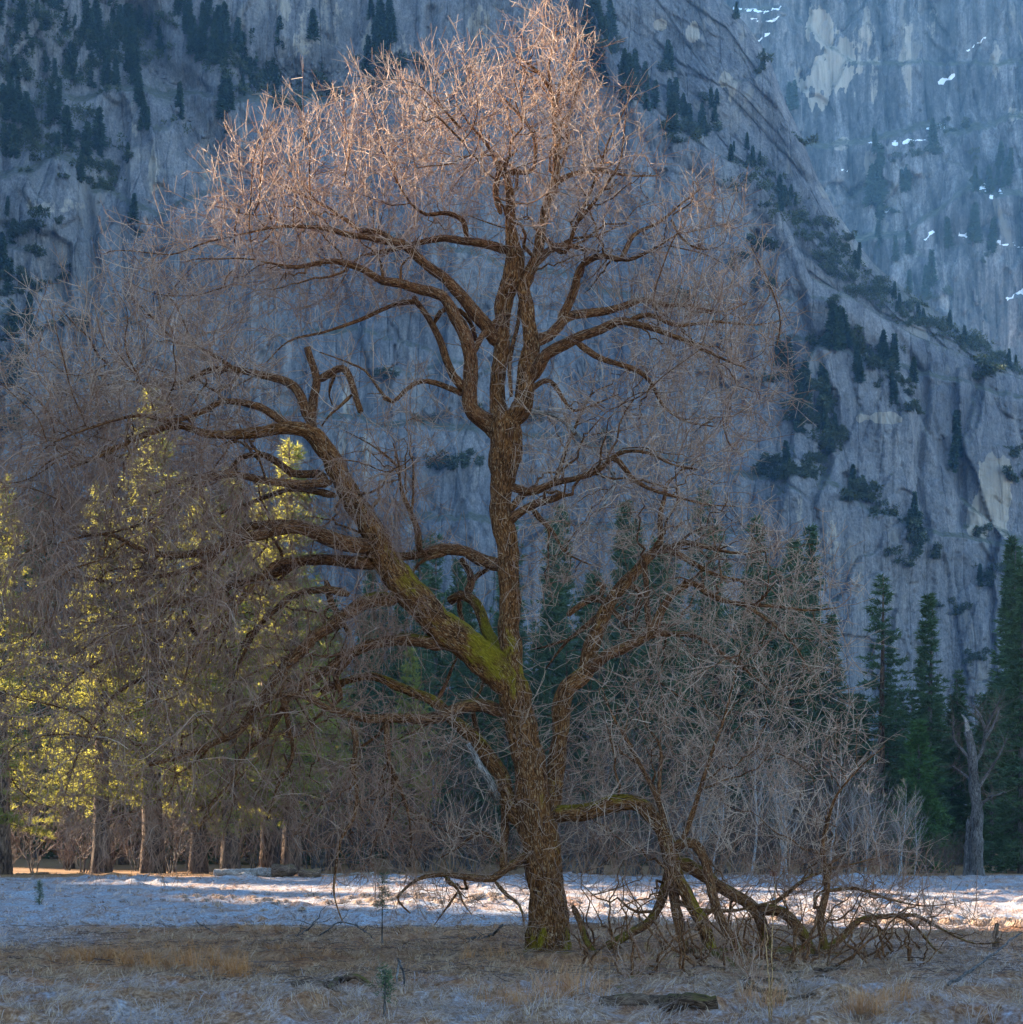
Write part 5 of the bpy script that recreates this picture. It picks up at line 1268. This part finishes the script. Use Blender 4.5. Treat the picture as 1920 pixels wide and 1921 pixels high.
tm = [tussock_mesh(300+i) for i in range(3)]
def tussock(px, py, s, lb, gp):
    x, y, z = gxy(px, py); o = obj('grass_tussock', tm[rg.integers(3)], None, (x, y, z)); o.scale = (s*1.2, s, s); o.rotation_euler = (0, 0, rg.uniform(0, 6.28)); tag(o, lb, 'grass', gp)
for px in np.concatenate([np.arange(1835, 1921, 8.5), rg.uniform(1120, 1830, 34)]): tussock(px+rg.uniform(-3, 3), 1737+rg.uniform(-4, 4)+(0 if px > 1830 else -4), rg.uniform(.7, 1.0), 'rounded straw grass tussock in the row across the frosty meadow right of the elm', 'tussock row right of the elm')
for i in range(70): tussock(rg.uniform(330, 960), rg.uniform(1682, 1702), rg.uniform(.5, 0.85), 'rounded straw grass tussock in the band across the frosty meadow left of the elm', 'tussock band left of the elm')

# lying and standing wood
def wood(name, pts, r0, r1, mat, label, cat, dy=None, sides=9, group=None, branches=(), moss=0.0, lift=0.0):
    """pts: photograph pixels of points touching the ground, or (px, py, height)"""
    W = []
    for p in pts:
        if len(p) == 2: x, y, z = gxy(*p); W.append((x, y, z+lift))
        else:
            x0, y0, z0 = gxy(p[0], p[1]); W.append((x0, y0, z0+p[2]))
    W = np.array(W); c = W.mean(0); c[2] = W[:, 2].min()
    q = catmull(W, 0.08); t = np.linspace(0, 1, len(q)); r = (r0+(r1-r0)*t)*(1+0.1*fbm(t*9, c[0], 1.0, 2))
    q = q+np.stack([fbm(t*6, k_*3.0, c[0], 3) for k_ in range(3)], -1)*0.04
    V, Fs, B = limb_tube(q, r, sides, abs(c[0]), 0.16)
    o = obj(name, mesh_np(name, V-c, Fs, MAT[mat], {'bark': B, 'moss': np.full(len(V), moss)}), None, tuple(c))
    tag(o, label, cat, group); return o, q, r
def side_twigs(o, q, n, Lr, rr0, up, mat='grey_bark'):
    base = q[rg.integers(0, len(q), n)]; L = rg.uniform(*Lr, n); d = rg.normal(size=(n, 3)); d[:, 2] = np.abs(d[:, 2])*up; d /= np.linalg.norm(d, axis=1)[:, None]
    t = np.linspace(0, 1, 5); p = base[:, None]+d[:, None]*(t[None, :, None]*L[:, None, None]); jj = np.cumsum(rg.normal(0, .05, (n, 5, 3)), 1)*L[:, None, None]; jj[:, 0] = 0
    V, f = tubes(p+jj, np.tile(np.linspace(rr0, rr0*.4, 5), (n, 1)), 4)
    obj('twig', mesh_np('twig', V-np.array(o.location), [f], MAT[mat], {'bark': V, 'moss': np.zeros(len(V))}), o)
wood('fallen_log', [(402, 2101.5), (440, 2101.3), (480, 2101.8), (515, 2101.1)], 0.20, 0.32, 'dead_wood', 'long pale fallen log lying in sun at the far edge of the meadow', 'log', sides=11, lift=0.2)
wood('fallen_log', [(512, 2101.0), (530, 2100.8), (548, 2101.3)], 0.40, 0.36, 'old_log', 'thick short brown log block against the long pale fallen log', 'log', sides=12, lift=0.32)
wood('fallen_log', [(445, 2099.5), (460, 2099.3), (478, 2099.8)], 0.10, 0.12, 'dead_wood', 'short crooked branch piece lying in front of the long pale fallen log', 'log', lift=0.08)
wood('fallen_log', [(566, 2100.5), (582, 2100.3), (597, 2100.8)], 0.30, 0.28, 'old_log', 'rotten brown stump piece right of the thick log block', 'log', sides=11, lift=0.22)
wood('fallen_log', [(560, 2103.0), (640, 2102.8), (704, 2103.3)], 0.09, 0.06, 'dead_wood', 'thin straight frosted pole lying along the forest edge', 'log', lift=0.06)
wood('fallen_log', [(30, 2103.0), (60, 2102.8), (92, 2103.3)], 0.10, 0.07, 'old_log', 'thin dark pole lying in the orange needles under the left pines', 'log', lift=0.06)
b = wood('fallen_branch', [(552, 1850), (590, 1850), (625, 1852)], 0.07, 0.05, 'old_log', 'half buried curved branch in grass left of the bent pale stick', 'branch', lift=0.03)
b = wood('fallen_branch', [(612, 1853), (640, 1845, 0.05), (662, 1846, 0.14), (685, 1848, 0.06), (705, 1850)], 0.05, 0.05, 'old_log', 'humped bark covered branch rising from the grass', 'branch')
b = wood('fallen_branch', [(555, 1758), (575, 1757, 0.15), (590, 1757, 0.4), (598, 1757, 0.52)], 0.03, 0.015, 'grey_bark', 'broken dark branch sticking up from the bank left of the small sapling', 'branch'); side_twigs(*b[:2], 7, (.3, .8), .012, .6)
b = wood('fallen_branch', [(600, 1756), (618, 1755, 0.2), (640, 1754, 0.34), (670, 1755, 0.25), (700, 1760)], 0.025, 0.012, 'grey_bark', 'arched dark branch lying on the bank below the small sapling', 'branch'); side_twigs(*b[:2], 9, (.3, .9), .012, .4)
b = wood('fallen_branch', [(850, 1762), (890, 1764, 0.03), (910, 1765, 0.08), (930, 1765, 0.22), (944, 1765, 0.45)], 0.045, 0.03, 'grey_bark', 'dark branch with raised broken end lying left of the elm trunk', 'branch'); side_twigs(*b[:2], 6, (.3, .8), .012, .4)
b = wood('fallen_branch', [(370, 1750, 0.3), (395, 1754, 0.12), (412, 1756)], 0.02, 0.014, 'grey_bark', 'thin dark stick slanting on the bank above the reddish stalks', 'branch')
wood('fallen_branch', [(920, 1795), (955, 1793), (990, 1797)], 0.05, 0.04, 'old_log', 'short rotten branch on the bare brown soil left of the elm base', 'branch', lift=0.03)
wood('fallen_log', [(1125, 1882), (1180, 1884), (1240, 1885), (1282, 1886)], 0.10, 0.10, 'old_log', 'weathered log half sunk in front of the low arching limb', 'log', moss=-0.1, lift=0.05)
wood('fallen_log', [(1252, 1894), (1290, 1893), (1345, 1890)], 0.13, 0.11, 'old_log', 'mossy green log end beside the weathered half sunk log', 'log', moss=0.35, lift=0.08)
wood('fallen_log', [(1400, 1855), (1440, 1860), (1475, 1868)], 0.06, 0.05, 'old_log', 'pale grey branch lying under the mossy arching stems', 'log', lift=0.04)
wood('fallen_branch', [(1430, 1875), (1470, 1880), (1510, 1876), (1530, 1868)], 0.05, 0.025, 'old_log', 'long dark curved branch lying right of the two thin red shoots', 'branch', lift=0.04)
wood('fallen_branch', [(1780, 1850), (1835, 1832, .15), (1880, 1812, .35), (1915, 1800, .55)], 0.03, 0.015, 'grey_bark', 'long thin branch sloping up over the frosty meadow to the right', 'branch')
for i in range(14):
    px = rng.uniform(1250, 1720); py = rng.uniform(1815, 1850); a = rng.uniform(-40, 40)
    wood('fallen_branch', [(px, py), (px+a*0.5, py+rng.uniform(-4, 4)), (px+a, py+rng.uniform(-7, 7))], rng.uniform(.02, .045), .015, 'old_log', 'dead branch lying in the litter below the arching right limb', 'branch', group='dead branches in the litter', lift=.03)
for px, py, h, a, lb in ((1218, 1790, .30, -.06, 'upright splinter of fresh orange wood beside the elm'), (1252, 1792, .26, .08, 'jagged pale broken wood chunk next to the mossy limb')):
    x, y, z = gxy(px, py); r = np.random.default_rng(px); t = np.linspace(0, 1, 7)
    p = np.stack([x+a*t+r.normal(0, .012, 7), np.full(7, y), z-0.05+h*t], -1)
    V, Fs, B = limb_tube(p, .10*(1-t**2*0.85), 7, px, .35)
    tag(obj('wood_splinter', mesh_np('wood_splinter', V-np.array([x, y, z]), Fs, MAT['raw_wood'], {'bark': B}), None, (x, y, z)), lb, 'wood')
wood('fallen_branch', [(1255, 1790), (1243, 1790, .18), (1232, 1790, .42)], .06, .03, 'old_log', 'dark broken stub slanting up beside the fresh splinters', 'branch')
wood('fallen_branch', [(1195, 1803), (1215, 1802), (1235, 1803)], .05, .04, 'raw_wood', 'flat pale strip of broken wood on the litter below the splinters', 'branch', lift=.02)
# bent pale stick and dark stick
wood('bent_stick', [(745, 1850), (745, 1850, .18), (748, 1850, .34), (751, 1850, .42)], .022, .016, 'birch_bark', 'small bent white stick standing in the grass in front of the elm', 'stick', sides=6)
wood('bent_stick', [(760, 1852), (760, 1852, .12), (753, 1851, .32), (746, 1850, .46)], .022, .012, 'grey_bark', 'dark leaning stick crossing the bent white stick', 'stick', sides=6)
wood('red_shoot', [(1446, 1921), (1443, 1921, .6), (1436, 1921, 1.25)], .011, .006, 'raw_wood', 'leaning thin red-orange shoot of a pair in front of the litter', 'shoot', sides=5)
wood('red_shoot', [(1450, 1921), (1450, 1921, .8), (1454, 1921, 1.75)], .011, .006, 'raw_wood', 'upright thin red-orange shoot, taller of a pair in front of the litter', 'shoot', sides=5)
# young pines
def sapling(px, py, H, z0, label, Lm=0.3, nb=6):
    x, y, z = gxy(px, py); e = empty('pine_sapling', (x, y, z))
    t, c = conifer(H, px, z0=z0, Lmax=Lm, lev=9/H**.5, per=5, el0=5, el1=45, sag=0.1, tl=12, nb=nb, bl=0.08, bw=0.014, r0=0.022, tufty=0.15, nm='fir_needles', bm='grey_bark', trunk_sides=6)
    obj('trunk', t, e); obj('crown', c, e); tag(e, label, 'sapling')
sapling(717, 1772, 1.75, 0.55, 'spindly pine sapling with bare stem on the bank left of the elm', 0.34, 9)
sapling(722, 1908, 0.62, 0.5, 'tiny pine seedling in a grass clump at the front of the meadow', 0.13, 6)
sapling(74, 1698, 1.0, 0.1, 'small green seedling on the frosty meadow below the left pines', 0.16, 8)
# old posts and a small box at the forest edge
wood('old_stump', [(1868, 1778), (1868, 1778, .3), (1870, 1778, .55)], .09, .05, 'old_log', 'small dark broken stump standing on the blue frosty meadow', 'stump', sides=8)
def box(c, sx, sy, sz):
    v = np.array([[i, j, k_] for i in (-1, 1) for j in (-1, 1) for k_ in (0, 2)], float)*np.array([sx, sy, sz])/2+np.array(c)
    return v, np.array([[0, 1, 3, 2], [4, 6, 7, 5], [0, 4, 5, 1], [2, 3, 7, 6], [0, 2, 6, 4], [1, 5, 7, 3]])
m = M_('red_wood', 0.8, 0.2); m.col((0.11, 0.035, 0.025)); MAT['red_wood'] = m.m
x, y, z = at_ground(1452, 97)
e = empty('wooden_box', (x, y, z))
for nm, a in (('body', ((0, 0, .18), .34, .3, .26)), ('roof', ((0, 0, .442), .46, .4, .05)), ('post', ((-.1, 0, -.1), .06, .06, .278)), ('post', ((.1, 0, -.1), .06, .06, .278))):
    v, f = box(*a); obj(nm, mesh_np(nm, v, [f], MAT['red_wood'], smooth=False), e)
tag(e, 'small dark red wooden box on posts at the forest edge among pale saplings', 'box')

# litter of twigs under the crown
n = 2600
y = 30+26*rg.random(n); x = rg.uniform(-0.28, 0.30, n)*y; k_ = pn(x*.3, y*.3, 9) > -0.15; x = x[k_]; y = y[k_]; n = len(x)
az = rg.uniform(0, 6.28, n); L = rg.uniform(.15, .8, n); t = np.linspace(-.5, .5, 4)
px_ = x[:, None]+np.cos(az)[:, None]*t*L[:, None]+rg.normal(0, .02, (n, 4)); py_ = y[:, None]+np.sin(az)[:, None]*t*L[:, None]+rg.normal(0, .02, (n, 4))
p = np.stack([px_, py_, gz(px_, py_)+0.03+rg.uniform(0, .06, (n, 4))], -1)
V, f = tubes(p, np.tile(np.linspace(.009, .004, 4), (n, 1))*rg.uniform(.6, 1.5, (n, 1)), 3)
tag(obj('fallen_twigs', mesh_np('fallen_twigs', V, [f], MAT['grey_twig'], {'tone': np.repeat(rg.uniform(0, 1, n), 12)})), 'litter of small dead twigs under the elm crown', 'twigs', kind='stuff')

# ------------------------------------------------------------------ air
hz = bpy.data.materials.new('haze'); hz.use_nodes = True; nt = hz.node_tree
nt.nodes.remove(nt.nodes['Principled BSDF'])
pv = nt.nodes.new('ShaderNodeVolumePrincipled'); pv.inputs['Color'].default_value = (0.22, 0.55, 1.0, 1); pv.inputs['Density'].default_value = 0.00008; pv.inputs['Anisotropy'].default_value = 0.0
nt.links.new(pv.outputs[0], nt.nodes['Material Output'].inputs['Volume'])
v, f = box((0, 400, -8), 11000, 2700, 815)
hzo = tag(obj('haze', mesh_np('haze', v, [f], hz, smooth=False)), 'thin bluish morning haze filling the valley', kind='stuff')
tri = 0; seen = set()
for o in COL.objects:
    if o.type == 'MESH' and o.data.name not in seen:
        seen.add(o.data.name); tri += sum(len(p_.vertices)-2 for p_ in o.data.polygons) if len(o.data.polygons) < 2000 else len(o.data.loops)-2*len(o.data.polygons)
print('TRIS', tri, 'OBJECTS', len(COL.objects))
